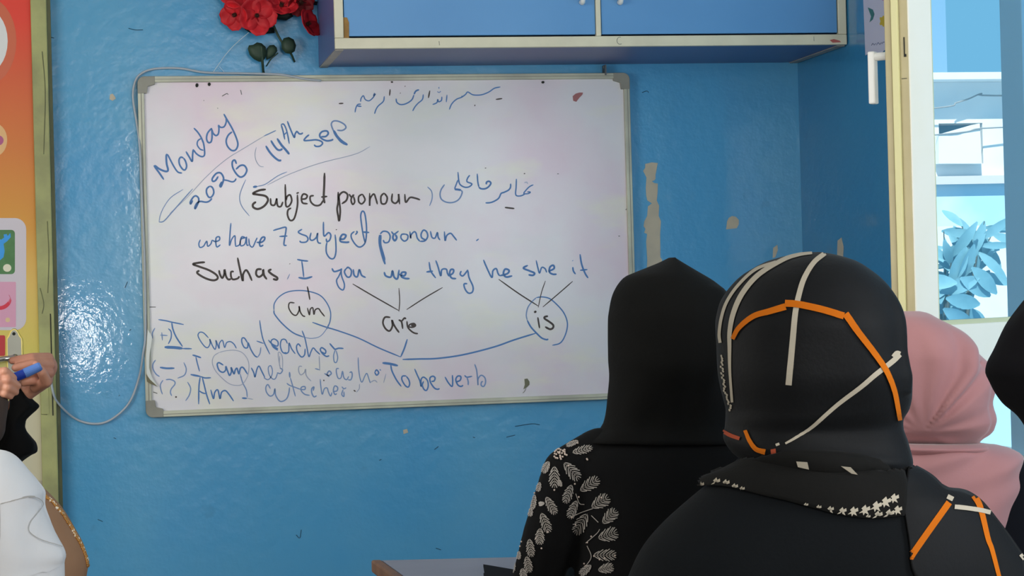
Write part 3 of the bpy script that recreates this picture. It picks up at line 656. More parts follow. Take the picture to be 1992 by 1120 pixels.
lines = {
 'weekday': [('A', 4.0, 0, "215,1115 150,1020 85,930 80,905"), ('A', 4.2, 0, "80,905 150,960 240,995 275,975 255,880 250,770 268,745"), ('A', 3.4, 0, "268,745 310,830 370,940 420,1005 480,1020"),
   ('A', 3.6, 0, "500,800 460,790 435,830 445,900 490,965 525,970 545,920 530,850 500,800"), ('A', 3.6, 0, "535,705 580,780 625,850 632,760 640,675"), ('A', 3.4, 0, "640,675 690,740 760,780 805,755 800,640 780,540"),
   ('A', 3.4, 0, "650,365 710,430 760,510 790,590"), ('A', 3.0, 0, "760,515 710,550 700,610 740,670 790,690"),
   ('A', 3.6, 0, "910,365 850,440 835,520 860,575 900,565 915,490 910,370"), ('A', 3.4, 0, "910,380 930,440 970,475 1005,450 1015,380 1005,320"), ('A', 3.4, 0, "1005,320 1040,355 1090,345 1120,280 1118,220"),
   ('A', 3.6, 0, "1085,160 1130,240 1200,360 1260,490 1290,600 1260,680 1200,690 1140,630 1120,550 1150,470 1205,420")],
 'date': [('B', 3.6, 0, "560,670 530,720 525,690 570,620 610,605 645,640 640,700 600,785 590,770 620,710 670,685 750,695 800,680 840,640"), ('B', 3.6, 0, "810,460 765,500 760,560 790,620 830,620 865,560 850,490 810,460"),
   ('B', 3.8, 0, "930,320 890,380 850,390 845,350 900,280 960,270 1000,320 1005,380 970,470 955,450 985,395"), ('B', 3.2, 0, "990,370 1060,380 1130,400 1170,385 1190,350"),
   ('B', 3.8, 0, "1195,140 1170,85 1135,110 1140,190 1190,280 1250,330 1310,305 1345,230 1310,165 1250,165 1185,220"),
   ('C', 4.4, 0, "335,575 400,680 480,770 560,830 610,830"), ('C', 4.2, 0, "425,480 480,570 540,640 590,650 630,625"), ('C', 4.8, 0, "535,445 610,560 690,650 750,725"),
   ('C', 3.2, 0, "605,200 640,320 670,465"), ('C', 3.0, 0, "605,200 650,195 690,270 720,380 750,540"), ('C', 2.6, 0, "650,390 690,350 715,330"), ('C', 3.4, 0, "715,140 760,260 835,425 850,370 885,310"), ('C', 3.4, 0, "885,315 920,360 960,365 990,345"),
   ('C', 3.4, 0, "1100,380 1050,420 1010,480 1100,480 1220,470 1310,495 1335,535 1290,580 1220,585 1185,555"), ('C', 3.8, 0, "1310,415 1390,410 1435,360 1410,315 1330,325 1285,380 1310,440 1400,485 1480,480 1525,460"),
   ('C', 3.2, 1, "1590,300 1680,305 1745,260 1720,200 1620,145 1530,140 1490,190 1510,270 1560,370"), ('C', 5.6, 0, "1530,305 1590,410 1680,500 1775,560"), ('C', 4.6, 0, "1560,370 1650,490 1750,555"),
   ('C', 2.4, 1, "515,305 420,350 300,405"), ('Z', 1.4, 3, "515,264 480,285 440,310 400,345 365,383 330,415"), ('B', 2.4, 1, "560,500 400,680 250,850 140,970 70,985"), ('B', 1.7, 1, "70,985 90,880 150,750 250,620 420,510"), ('C', 1.6, 3, "170,600 145,720 165,840 230,930 300,945"),
   ('Z', 1.5, 3, "520,360 560,340 620,318 690,300 720,285"), ('D', 4.6, 0, "210,218 250,212"), ('D', 1.8, 1, "250,212 330,190 450,110 540,70")],
 'title': [('D', 4.6, 2, "335,240 270,250 210,280 250,290 330,305 355,345 320,400 260,430 215,415 210,385 240,360"), ('D', 3.8, 2, "380,325 385,385 420,390 440,330 440,345 450,400 480,405 500,360"), ('D', 3.8, 2, "522,190 525,300 530,400 560,400 585,350 570,295 540,310 530,350"),
   ('D', 3.8, 2, "640,290 640,400 610,520 570,540 545,490 550,440 580,420"), ('D', 3.2, 2, "630,280 655,270"), ('D', 3.8, 2, "680,335 720,330 735,300 700,285 680,320 690,370 740,380"), ('D', 3.8, 2, "800,300 765,310 770,360 810,395 860,390 895,340"),
   ('D', 4.6, 2, "903,80 900,200 895,320 905,375"), ('D', 4.2, 2, "870,315 930,308"), ('D', 4.0, 2, "1035,265 1035,360 1025,430 1035,500 1045,545 1055,450 1045,350 1045,300 1085,265 1125,290 1115,345 1070,380"),
   ('D', 3.6, 2, "1140,285 1165,315 1190,290"), ('D', 3.6, 2, "1180,290 1160,340 1175,385 1195,360 1185,310"), ('D', 3.6, 2, "1270,285 1235,310 1235,360 1265,380 1295,340 1270,285"), ('D', 3.6, 2, "1340,275 1340,400 1345,330 1380,285 1400,330 1415,385"),
   ('D', 3.8, 2, "1480,275 1450,310 1455,375 1495,375 1510,320 1480,275"), ('D', 3.8, 2, "1560,280 1555,350 1590,375 1620,340 1620,285 1630,385"), ('D', 3.8, 2, "1680,285 1690,365 1730,320 1780,325 1830,342"),
   ('D', 1.8, 1, "140,145 95,250 80,330 105,410 175,497"), ('D', 2.2, 1, "1900,215 1940,260 1945,330 1920,400")],
 'arabic_title': [('O', 2.6, 0, "1790,355 1720,390 1660,450 1620,510 1700,510 1735,485 1680,480"), ('O', 2.8, 0, "1640,520 1570,550 1500,550 1475,510 1485,400 1490,250"), ('O', 2.2, 3, "1630,320 1670,310 1690,340"),
   ('O', 3.2, 0, "1388,335 1385,400 1350,450 1270,490 1220,510 1180,590 1110,640 1030,670 945,675"), ('O', 3.4, 2, "1285,755 1370,765 1455,775"), ('O', 3.6, 0, "960,350 965,310 1010,295 1040,330 1000,390 940,425 870,425 830,400"), ('O', 3.0, 0, "830,400 810,300 800,160"),
   ('O', 3.0, 0, "670,185 630,240 620,300 690,330 705,350 660,390 590,400 520,370 480,310 460,130"), ('O', 2.8, 0, "460,270 430,350 400,430"), ('O', 4.4, 0, "400,435 460,440 515,450"), ('O', 3.0, 1, "515,450 535,490 500,580 440,640 350,670 250,660 170,610 145,530 165,440 225,350"),
   ('O', 3.0, 2, "945,55 948,68"), ('O', 3.0, 2, "1632,150 1634,168")],
 'blessing': [('Q', 2.6, 0, "1845,105 1780,120 1720,160 1640,190 1550,190 1495,160 1470,185 1430,215 1370,240 1320,290 1295,350"), ('Q', 4.0, 0, "1425,205 1440,215"), ('Q', 3.0, 2, "1795,240 1865,230"), ('Q', 3.2, 2, "1565,303 1575,306"),
   ('Q', 2.4, 0, "1270,190 1262,270"), ('Q', 2.6, 0, "1215,210 1210,250 1180,265 1170,240 1160,275 1115,295"), ('Q', 2.0, 1, "1165,155 1185,165 1205,150"), ('Q', 2.2, 1, "1182,105 1184,125"), ('Q', 3.0, 2, "1085,145 1070,225"),
   ('Q', 2.6, 0, "1015,185 1005,240 960,280 925,320 900,365"), ('Q', 3.4, 0, "970,135 935,150 915,185"), ('Q', 2.8, 0, "915,190 890,245 830,285 770,295 730,270 722,230"), ('Q', 2.6, 2, "765,170 770,174"), ('Q', 2.4, 2, "815,97 822,100"),
   ('Q', 2.8, 2, "658,130 652,200"), ('Q', 2.6, 0, "595,205 585,260 530,310 505,350 490,395"), ('Q', 2.4, 0, "490,170 480,200 500,180 470,225 430,255 390,240 370,200 345,230 340,265"), ('Q', 2.6, 0, "345,290 310,295 290,330 280,380"), ('Q', 3.0, 0, "300,310 350,315"), ('Q', 3.0, 2, "105,285 155,282"), ('Q', 3.4, 2, "665,52 690,54")],
 'sentence': [('E', 2.8, 0, "65,305 45,360 60,405 105,390 135,340 150,330 160,390 200,360 215,310"), ('E', 3.0, 0, "215,310 260,330 310,310 310,270 270,280 265,350 280,400 325,370"), ('E', 2.8, 0, "460,90 450,200 440,380 470,300 510,255 515,330 520,395"),
   ('E', 2.8, 0, "520,395 570,370 590,300 640,280 600,270 580,330 590,385 640,360 660,270 665,370 690,375"), ('E', 2.8, 0, "690,290 700,370 740,400 780,320 800,280"), ('E', 3.6, 0, "790,340 850,340 890,310 895,275 860,280 830,340 840,390 880,375"),
   ('E', 3.2, 0, "1005,188 1080,165 1165,145 1170,190 1155,280 1145,370 1180,380"), ('E', 3.4, 0, "1085,265 1190,258"), ('E', 3.2, 0, "1380,170 1330,205 1370,235 1435,260 1455,300 1430,335 1370,340 1345,320"), ('E', 3.2, 0, "1495,215 1480,290 1510,315 1560,280 1580,220 1575,300 1590,345 1625,352"),
   ('E', 3.4, 0, "1655,75 1655,180 1665,260 1720,215 1750,250 1735,310 1700,330 1690,290"), ('E', 3.2, 0, "1805,240 1815,350 1815,470 1790,545 1740,545 1695,480 1690,400 1700,340"), ('E', 2.8, 2, "1820,172 1824,182"), ('E', 4.0, 0, "1870,300 1920,295 1945,250 1900,240 1870,290 1880,330 1950,340 1990,335"),
   ('F', 3.2, 0, "330,265 290,300 290,350 330,420 380,465 430,455 470,400 485,280 480,150 460,30 430,5 410,60 420,170 440,300 465,410"), ('F', 4.0, 0, "435,272 520,280"), ('F', 3.2, 0, "350,262 365,275 340,310"),
   ('F', 5.0, 0, "655,310 655,420 680,540 725,690"), ('F', 4.2, 0, "670,310 665,430 700,560 722,640"), ('F', 3.2, 0, "660,300 700,265 760,275 790,330 770,400 720,410 700,375"), ('F', 3.2, 0, "805,265 840,300 900,260"), ('F', 4.2, 0, "835,300 825,350 850,385 875,345 855,305"),
   ('F', 3.2, 0, "990,300 940,305 930,350 970,390 1010,370 1020,320 985,298"), ('F', 3.2, 0, "1045,265 1055,355 1060,310 1100,270 1125,290 1140,350 1175,395"), ('F', 3.4, 0, "1175,395 1240,385 1275,330 1260,270 1220,250 1190,300 1200,350 1250,375"),
   ('F', 3.2, 0, "1310,260 1330,340 1370,350 1400,280 1410,340 1435,378"), ('F', 3.2, 0, "1490,265 1500,385 1520,320 1570,290 1610,330 1650,382"), ('F', 2.6, 0, "1900,388 1935,362")],
 'pronouns': [('G', 4.4, 2, "160,110 95,115 30,130 90,155 200,195 280,245 295,285 250,305 170,285 90,240 75,215 100,200"), ('G', 4.2, 2, "310,195 320,240 345,280 365,240 370,190 385,260 410,295 440,290"), ('G', 4.0, 2, "470,210 440,215 440,265 460,295 510,285 530,260"), ('G', 4.2, 2, "510,60 530,160 565,310 570,240 600,195 630,230 665,310"),
   ('G', 4.4, 2, "770,185 720,190 710,240 740,268 780,240 785,190 795,250 825,295"), ('G', 4.6, 2, "875,185 845,205 880,240 935,275 930,298 890,290"), ('G', 1.6, 1, "1072,235 1045,295"), ('G', 2.4, 2, "1070,124 1074,130"), ('G', 3.4, 0, "1150,80 1210,92 1270,98"), ('G', 3.0, 0, "1200,95 1212,180 1222,270"), ('G', 4.0, 0, "1165,275 1240,285 1315,265"),
   ('G', 3.6, 0, "1525,175 1550,210 1610,195 1635,180"), ('G', 3.0, 0, "1632,190 1600,260 1575,310 1600,380 1645,408 1660,350 1630,260 1625,200"), ('G', 3.4, 0, "1680,175 1660,215 1690,268 1725,260 1735,200 1700,165 1680,180"), ('G', 3.6, 0, "1755,185 1765,250 1800,265 1820,190 1845,250 1890,275"),
   ('H', 4.0, 0, "80,180 95,215 140,225 155,170 170,225 200,240 215,160"), ('H', 4.0, 0, "215,200 260,215 275,185 240,185 235,220 270,238 310,240"), ('H', 3.4, 0, "485,90 500,170 545,235"), ('H', 4.0, 0, "460,180 520,172"), ('H', 3.4, 0, "545,75 565,130 590,215 600,160 640,155 650,190 665,220"),
   ('H', 3.8, 0, "665,215 700,190 705,160 680,160 670,200 690,235 730,240"), ('H', 3.4, 0, "775,170 765,200 790,215 825,175 835,160"), ('H', 3.4, 0, "835,165 845,230 880,310 875,360 840,370 810,335 800,290 830,285"), ('H', 3.4, 0, "975,70 1000,130 1050,230 1060,170 1090,150 1105,190 1120,215"), ('H', 4.0, 0, "1120,215 1190,195 1205,165 1170,155 1155,195 1180,225 1235,215"),
   ('H', 4.0, 0, "1375,120 1335,145 1390,170 1435,190 1420,210 1380,205"), ('H', 3.0, 0, "1450,75 1465,140 1480,190 1500,140 1530,150 1545,185"), ('H', 3.8, 0, "1560,175 1610,150 1605,120 1575,135 1570,180 1600,200 1635,200"), ('H', 3.4, 0, "1780,135 1785,170 1805,200"), ('H', 3.6, 0, "1778,76 1781,80"), ('H', 3.6, 0, "1845,20 1860,110 1890,190 1918,235"), ('H', 3.4, 0, "1845,165 1912,158")],
 'arrows': [('G', 3.0, 2, "1260,370 1275,440 1288,515"), ('Z', 2.6, 2, "686,552 725,575 776,604"), ('Z', 2.0, 2, "776,560 777.5,585 776,606"), ('Z', 2.4, 2, "861,559 825,580 791,602"), ('Z', 2.6, 2, "970,543 1008,570 1047,595"), ('Z', 1.8, 2, "1061,546 1053,570 1047,598"), ('Z', 2.2, 2, "1114,547 1090,568 1056,597")],
 'verb_forms': [('N', 2.8, 2, "330,180 270,180 260,240 300,310 350,330 385,270 385,220 400,290 430,335 460,345"), ('N', 2.8, 2, "485,240 510,325 520,260 550,240 565,320 580,265 620,250 650,290 695,345"), ('N', 3.8, 2, "1490,355 1425,355 1400,420 1430,490 1480,520 1515,460 1510,390 1530,440 1560,490 1597,540"), ('N', 3.8, 2, "1590,385 1625,410 1640,495"), ('N', 3.6, 2, "1625,405 1660,365 1680,375"),
   ('N', 3.4, 2, "1690,400 1700,470 1735,515 1780,545 1825,553"), ('N', 3.2, 2, "1700,470 1760,475 1795,455 1775,430 1730,440 1705,470"), ('N', 5.0, 2, "1740,452 1785,452"), ('P', 4.6, 2, "335,410 375,390"), ('P', 3.4, 2, "398,490 412,580 428,675"), ('P', 4.2, 2, "570,470 515,485 515,515 590,565 655,620 650,670 600,690 520,650")],
 'circles': [('N', 2.4, 0, "80,270 85,190 140,110 240,50 380,30 520,45 640,90 720,180 765,290 760,400 720,500"), ('N', 2.8, 0, "80,270 90,320 180,430 310,540 440,595"), ('N', 1.6, 1, "440,595 530,610 630,590 700,520 740,440"), ('P', 2.6, 0, "375,160 480,150 600,180 720,280 830,410 890,560 885,700 830,850 760,930 640,960"), ('P', 2.4, 1, "375,160 300,230 230,330 205,450 220,540"), ('P', 3.4, 0, "220,540 280,650 370,750 460,835 540,865 575,855")],
 'connectors': [('N', 2.8, 0, "545,415 700,470 850,515 1100,605 1350,725 1615,835"), ('N', 3.4, 0, "1695,620 1660,730 1615,835"), ('Z', 3.4, 0, "783,699 815,698 850,697 900,690 960,675 1000,661 1042,648")],
 'to_be_verb': [('M', 5.0, 0, "115,130 240,145 365,175"), ('M', 3.2, 0, "250,160 270,260 340,400 420,510"), ('M', 3.0, 0, "500,340 440,345 430,400 480,490 530,520 555,470 540,400 500,345"), ('M', 3.0, 0, "635,225 680,330 720,420 740,510 740,400 780,360 840,410 855,500 830,570 790,560 760,490 780,425"), ('M', 3.2, 0, "905,430 950,420 965,370 930,345 885,370 890,440 950,530 1000,555 1040,545"),
   ('M', 3.0, 0, "1125,355 1180,450 1240,510 1250,420 1245,325"), ('M', 3.2, 0, "1300,440 1370,410 1380,350 1330,345 1300,400 1330,480 1380,510 1420,490"), ('M', 2.8, 0, "1440,330 1480,360 1565,345"), ('M', 3.0, 1, "1480,360 1500,430 1500,490"), ('M', 2.8, 1, "1605,150 1635,240 1650,370 1660,490 1660,390 1710,330 1770,370 1780,450 1750,510 1710,490 1715,440 1740,430")],
 'example_positive': [('I', 2.8, 0, "150,95 280,115 360,135 560,175"), ('I', 3.2, 0, "365,140 385,250 440,380 540,530"), ('I', 6.0, 0, "250,540 400,545 540,560"), ('I', 3.0, 0, "540,562 690,565"), ('I', 2.4, 1, "95,230 55,310 55,400"), ('I', 2.6, 0, "310,240 355,290 355,390 310,490"), ('I', 2.4, 1, "180,345 300,352"), ('I', 2.4, 1, "205,300 215,430"),
   ('I', 2.4, 0, "960,390 880,310 820,300 790,350 830,440 900,530 950,545 985,480 980,410 1020,510 1065,575 1085,500 1080,430 1130,560 1135,480 1185,430 1220,545 1250,470 1310,450 1370,490 1410,560"), ('I', 2.8, 0, "1590,470 1540,395 1500,400 1500,470 1540,545 1590,545 1600,470 1640,570 1700,670 1750,705"), ('I', 2.2, 1, "1750,705 1790,640 1805,540"), ('I', 2.6, 0, "1785,105 1810,280 1850,440 1950,655"), ('I', 2.4, 0, "1735,440 1850,480"),
   ('J', 2.6, 0, "265,340 320,400 410,440 420,370 360,325 310,360 340,450 420,510"), ('J', 4.4, 0, "330,410 370,460 420,490"), ('J', 2.6, 0, "575,400 540,335 480,340 460,430 490,530 550,560 595,520 600,390 640,480 700,565"), ('J', 4.0, 0, "510,550 570,555"), ('J', 2.8, 0, "790,450 750,405 720,450 740,540 800,615 850,580 860,480"), ('J', 2.6, 0, "810,190 855,310 890,470 920,610 950,540 990,470 1040,520 1100,575"),
   ('J', 3.0, 0, "1120,530 1180,560 1190,510 1130,465 1105,500 1140,560 1200,605 1250,595"), ('J', 3.2, 0, "1255,395 1310,460 1345,490 1400,475 1480,478"), ('J', 2.4, 1, "1350,490 1320,590 1330,690 1365,700 1385,620 1360,510")],
 'example_negative': [('K', 2.6, 1, "105,165 65,230 65,310 110,390 170,435"), ('K', 4.0, 0, "175,285 280,300 410,298"), ('K', 2.4, 1, "560,205 600,310 570,410 460,460"), ('K', 3.4, 0, "700,85 770,105 840,130"), ('K', 2.6, 0, "755,115 780,220 815,350"), ('K', 3.2, 0, "1200,250 1130,210 1100,240 1130,330 1190,365 1235,330 1240,270 1270,350 1300,415 1330,350 1325,285 1370,390 1390,330 1420,300 1450,390 1475,300 1520,290 1590,395"), ('K', 1.6, 3, "1130,45 1050,100 1020,200 1060,320 1150,430 1280,540 1390,575 1500,560 1580,450 1610,320 1600,180 1520,60 1400,10 1250,15 1130,45"),
   ('K', 2.8, 0, "1650,290 1690,370 1710,440 1740,320 1775,265 1820,350 1870,450"), ('L', 2.2, 1, "170,400 230,430 280,380 295,300 270,230 235,260 250,360 300,420 340,410 370,330"), ('L', 2.6, 1, "360,330 410,340 440,290 400,260"), ('L', 1.8, 3, "440,280 440,140 420,60 380,40 385,150 410,260"), ('L', 2.2, 3, "720,240 680,240 670,300 700,360 750,330 770,280 775,350 800,400 850,450"), ('L', 2.4, 1, "905,270 970,288"), ('L', 2.0, 3, "965,90 970,200 975,300"), ('L', 2.8, 1, "1040,340 1100,370 1140,340 1110,305 1080,350 1110,390"),
   ('L', 2.4, 1, "1250,270 1215,275 1215,340 1240,410 1280,400 1300,310 1320,400 1360,430 1390,380"), ('L', 2.6, 1, "1400,330 1430,320 1440,370 1420,430 1380,430"), ('L', 2.2, 1, "1525,110 1530,250 1550,400 1580,465 1620,380 1650,340 1680,420 1700,480"), ('L', 3.0, 0, "1760,320 1790,365 1820,330 1790,290 1765,320"), ('L', 2.2, 3, "1700,470 1760,440 1800,470"), ('L', 1.8, 3, "1925,345 1890,475"), ('L', 2.6, 1, "1835,280 1850,300"), ('L', 3.6, 1, "540,320 545,400"), ('L', 1.8, 3, "400,90 395,200 410,270"), ('L', 2.6, 2, "1030,430 1035,450")],
 'example_question': [('K', 2.4, 1, "225,490 185,560 190,640 215,720"), ('K', 2.6, 1, "270,485 340,480 410,510 415,560 360,630 345,690 365,745"), ('K', 3.2, 2, "420,762 450,764"), ('K', 2.4, 1, "620,520 670,620 650,730 590,825"), ('K', 4.0, 0, "670,400 830,432"), ('K', 3.0, 0, "830,432 900,455 1000,452"), ('K', 3.0, 0, "825,440 805,600 800,880"), ('K', 3.0, 0, "860,450 890,570 930,730 980,880"), ('K', 2.8, 0, "810,665 860,695 915,710"),
   ('K', 3.0, 0, "995,645 1040,790 1060,690 1110,650 1145,790 1170,690 1230,660 1290,720 1365,830"), ('K', 3.6, 0, "1500,780 1580,785"), ('K', 1.8, 3, "1580,785 1680,800"), ('K', 2.4, 1, "1470,390 1510,530 1570,650 1585,770"), ('L', 2.6, 1, "265,560 230,500 200,540 210,610 260,665 310,640 330,560 340,650 390,730 440,740 500,700 530,620 540,540"), ('L', 2.4, 1, "500,480 540,510 620,540 700,570"), ('L', 2.4, 1, "550,400 580,500 600,580 625,670"),
   ('L', 2.6, 1, "700,570 760,570 760,530 710,540 710,590 760,640 830,655"), ('L', 2.8, 1, "880,590 890,535 860,560 860,620 890,675 930,660"), ('L', 2.4, 1, "980,420 990,530 1010,640 1040,560 1080,550 1100,610 1130,665 1150,610"), ('L', 2.6, 1, "1160,600 1220,590 1230,540 1190,520 1170,580 1190,640 1220,630"), ('L', 2.4, 1, "1290,530 1320,560 1355,545"), ('L', 2.6, 1, "1310,570 1290,640 1320,670 1320,600"), ('L', 2.4, 2, "1460,580 1490,600"), ('L', 1.8, 3, "1545,490 1540,560 1500,610")],
}
LAB = {'weekday': 'blue handwritten word Monday', 'date': 'blue handwritten date 14th sep 2026', 'title': 'dark handwritten words Subject pronoun', 'arabic_title': 'blue handwritten Persian words', 'blessing': 'blue handwritten Arabic line along the top',
       'sentence': 'blue handwritten line we have 7 subject pronoun', 'pronouns': 'handwritten line Such as I you we they he she it', 'arrows': 'dark drawn arrow lines', 'verb_forms': 'dark handwritten am, are, is', 'circles': 'blue drawn circles around am and is', 'connectors': 'blue drawn connecting lines',
       'to_be_verb': 'blue handwritten words To be verb', 'example_positive': 'blue handwritten line I am a teacher', 'example_negative': 'faded blue handwritten line I am not a teacher', 'example_question': 'blue handwritten line Am I a teacher'}
zoff = 0.0005
def stroke_words(strokes, gap=5.0):
    """strokes that belong to one written word: their boxes touch"""
    bx = []
    for blk, w_, ink, txt in strokes:
        ox, oy, sc = BLK[blk]; q = [tuple(map(float, s_.split(','))) for s_ in txt.split()]; xs = [ox + a_ / sc for a_, b__ in q]; ys = [oy + b__ / sc for a_, b__ in q]
        bx.append((min(xs) - gap, max(xs) + gap, min(ys) - gap, max(ys) + gap))
    grp = list(range(len(strokes)))
    for a_ in range(len(bx)):
        for b__ in range(a_):
            if bx[a_][0] < bx[b__][1] and bx[b__][0] < bx[a_][1] and bx[a_][2] < bx[b__][3] and bx[b__][2] < bx[a_][3]:
                ga, gb = grp[a_], grp[b__]; grp = [gb if g_ == ga else g_ for g_ in grp]
    return [[k for k, g_ in enumerate(grp) if g_ == v] for v in sorted(set(grp))]
nw = 0
for key, strokes in lines.items():
    for word in stroke_words(strokes):
        ib = MB()
        for si in word:
            blk, w_, ink, txt = strokes[si]
            ox, oy, sc = BLK[blk]; pts = [tuple(map(float, q.split(','))) for q in txt.split()]
            ln = smooth_line([(ox + x / sc, oy + y / sc, 0) for x, y in pts], 6); n_ = len(ln); L_, R_ = [], []
            yy = BF - zoff - 0.00004 * (si % 7)
            for i, p in enumerate(ln):
                t = ln[min(i + 1, n_ - 1)] - ln[max(i - 1, 0)]
                t = t.normalized() if t.length > 1e-6 else Vector((1, 0, 0)); s_ = Vector((-t.y, t.x, 0))
                hw_ = w_ * 0.475 * min(1.0, 0.55 + min(i, n_ - 1 - i) * 0.25)
                a_, b__ = p + s_ * hw_, p - s_ * hw_; L_.append(PY(a_.x, a_.y, yy)); R_.append(PY(b__.x, b__.y, yy))
            for i in range(n_ - 1): ib.add([L_[i], R_[i], R_[i + 1], L_[i + 1]], [(0, 1, 2, 3)], ink)
        o = ib.build('handwriting', INK, board, recalc=False); o['label'] = 'part of the ' + LAB[key]; nw += 1
print('words', nw)

# ------------------------------------------------------------------ cable, line and flowers on the wall
cy_ = D - 0.016
cpts = [(96, 715, 8.0), (103, 762, 8.0), (115, 786, 8.03), (150, 816, cy_), (190, 824, cy_), (222, 812, cy_), (252, 782, cy_), (270, 735, cy_), (278, 690, FY - 0.006), (283, 640, FY - 0.006), (281, 500, FY - 0.006), (276, 380, FY - 0.006), (272, 290, FY - 0.006), (266, 240, cy_), (259, 195, cy_), (261, 165, cy_), (272, 145, cy_), (300, 134, cy_), (350, 133, cy_), (400, 141, cy_), (480, 143, cy_), (545, 145, FY - 0.006), (590, 153, FY - 0.006), (625, 157, FY - 0.006)]
g = MB(); g.tube(smooth_line([PY(x, y, Y) for x, y, Y in cpts], 8), 0.0042, 8)
cb = g.build('cable', M['cable'], smooth=True); tag(cb, 'thin grey cable looping from the door frame up around the whiteboard edge', 'cable')
g = MB(); g.tube(smooth_line([PY(x, y, Y) for x, y, Y in ((494, 55, D - 0.03), (462, 82, D - 0.02), (440, 105, D - 0.012), (415, 140, D - 0.012))], 6), 0.0013, 6); g.tube([PY(427, 130, D - 0.01), PY(436, 140, D - 0.01)], 0.0008, 5)
ft = g.build('string', mat('clear_string', lin(206, 226, 236), 0.3)); tag(ft, 'pale string hanging from the red flowers to the whiteboard corner', 'string')

fl = thing('artificial_flower_spray', PY(513, 138, D - 0.02), 'red artificial flowers with dark green leaves stuck on the wall above the whiteboard', 'flowers')
red = mat('red_petal_fabric', lin(214, 34, 44), 0.6, var=lin(176, 16, 30), vscale=18, vmix=0.8); dkr = mat('dark_red_petal_fabric', lin(120, 14, 24), 0.6)
grn = mat('dark_green_leaf_fabric', lin(40, 62, 48), 0.55, var=lin(66, 86, 66), vscale=14); blk = mat('black_green_leaf_fabric', lin(20, 30, 28), 0.6)
fr_ = random.Random(5)
def petal(mb_, c, out, nrm, L_, w_, cup, n_=7, k_=5):
    s_ = nrm.cross(out).normalized(); vs = []; fs = []
    for i in range(n_):
        t = i / (n_ - 1); ww = w_ * (math.sin(math.pi * (0.12 + 0.80 * t)) ** 0.7)
        for k in range(k_):
            v = (k / (k_ - 1) - 0.5) * 2
            vs.append(c + out * L_ * t + s_ * ww * v + nrm * (cup * L_ * (t * t * 0.7) + cup * 0.5 * ww * v * v + 0.02 * L_ * math.sin(5 * v + 4 * t)))
    for i in range(n_ - 1):
        for k in range(k_ - 1): fs.append((i * k_ + k, i * k_ + k + 1, (i + 1) * k_ + k + 1, (i + 1) * k_ + k))
    mb_.add(vs, fs)
def bloom(px, py, Y, nrm, rad, pets, m_, cup=0.55, sq=1.0, ang0=0.0):
    c = PY(px, py, Y); nrm = Vector(nrm).normalized(); a_ = nrm.cross(Vector((0, 0, 1))).normalized(); b__ = nrm.cross(a_)
    pm_ = MB()
    for k in range(pets):
        t = 2 * math.pi * k / pets + ang0 + fr_.uniform(-.1, .1); petal(pm_, c, (a_ * math.cos(t) + b__ * math.sin(t) * sq).normalized(), nrm, rad * fr_.uniform(.9, 1.1), rad * 0.62, cup)
    o = pm_.build('flower', m_, fl, smooth=True, recalc=False); sd = o.modifiers.new('thick', 'SOLIDIFY'); sd.thickness = 0.0015
    cm = MB()
    for k in range(9):
        t = 2 * math.pi * k / 9; cm.tube([c, c + nrm * 0.018 + (a_ * math.cos(t) + b__ * math.sin(t)) * 0.007], 0.0013, 5)
    cm.ball(c + nrm * 0.006, 0.008); cm.build('flower_centre', mat('dark_flower_centre', lin(60, 30, 20), 0.8), o)
bloom(499, 30, 8.01, (0.1, -1, -0.15), 0.066, 5, red, 0.45, ang0=0.4)
bloom(458, 28, 8.03, (-0.5, -0.8, -0.35), 0.058, 4, red, 0.5)
bloom(460, -6, 8.03, (-0.2, -0.9, 0.2), 0.055, 5, red, 0.5)
bloom(547, 12, 8.03, (0.1, -0.8, 0.5), 0.056, 5, red, 0.6)
bloom(596, 48, 8.03, (0.75, -0.6, 0.35), 0.060, 4, red, 0.5, ang0=0.8)
bloom(585, 2, 8.04, (0.1, -0.7, -0.6), 0.05, 5, dkr, 0.6)
def lfm(pts, Y, m_, bulge=0.008):
    P_ = [PY(x, y, Y) for x, y in pts]; c = sum(P_, Vector()) / len(P_) + Vector((0, -bulge, 0)); m2 = MB(); n_ = len(P_)
    mid = [(p + c) / 2 + Vector((0, -bulge * 0.5, 0)) for p in P_]
    m2.add(P_ + mid + [c], [(i, (i + 1) % n_, n_ + (i + 1) % n_, n_ + i) for i in range(n_)] + [(n_ + i, n_ + (i + 1) % n_, 2 * n_) for i in range(n_)])
    o = m2.build('leaf', m_, fl, smooth=True); sd = o.modifiers.new('thick', 'SOLIDIFY'); sd.thickness = 0.0015; return o
def rl(l): return [(380 + x / 6.222, y / 6.222) for x, y in l]
lfm(rl([(635, 590), (650, 550), (700, 545), (745, 515), (800, 525), (850, 570), (860, 650), (840, 710), (810, 745), (770, 745), (710, 715), (660, 665)]), 8.045, grn)
lfm(rl([(865, 590), (900, 550), (950, 545), (985, 580), (990, 620), (950, 670), (900, 705), (860, 720), (850, 660)]), 8.055, grn)
lfm(rl([(1040, 520), (1070, 465), (1130, 450), (1190, 480), (1218, 550), (1200, 620), (1150, 650), (1090, 640), (1050, 590)]), 8.045, grn)
lfm(rl([(950, 200), (1000, 130), (1100, 110), (1170, 140), (1180, 200), (1100, 245), (1000, 235)]), 8.05, blk)
lfm(rl([(345, 245), (400, 255), (540, 240), (540, 270), (420, 290), (350, 285)]), 8.075, blk)
lfm(rl([(590, 350), (700, 340), (950, 330), (960, 400), (800, 410), (650, 390)]), 8.06, blk)
lfm(rl([(1100, 0), (1250, -10), (1480, 20), (1470, 65), (1300, 40), (1150, 25)]), 8.05, blk)
lfm(rl([(590, -20), (760, -20), (750, 40), (680, 80), (600, 70)]), 8.05, blk)
g = MB()
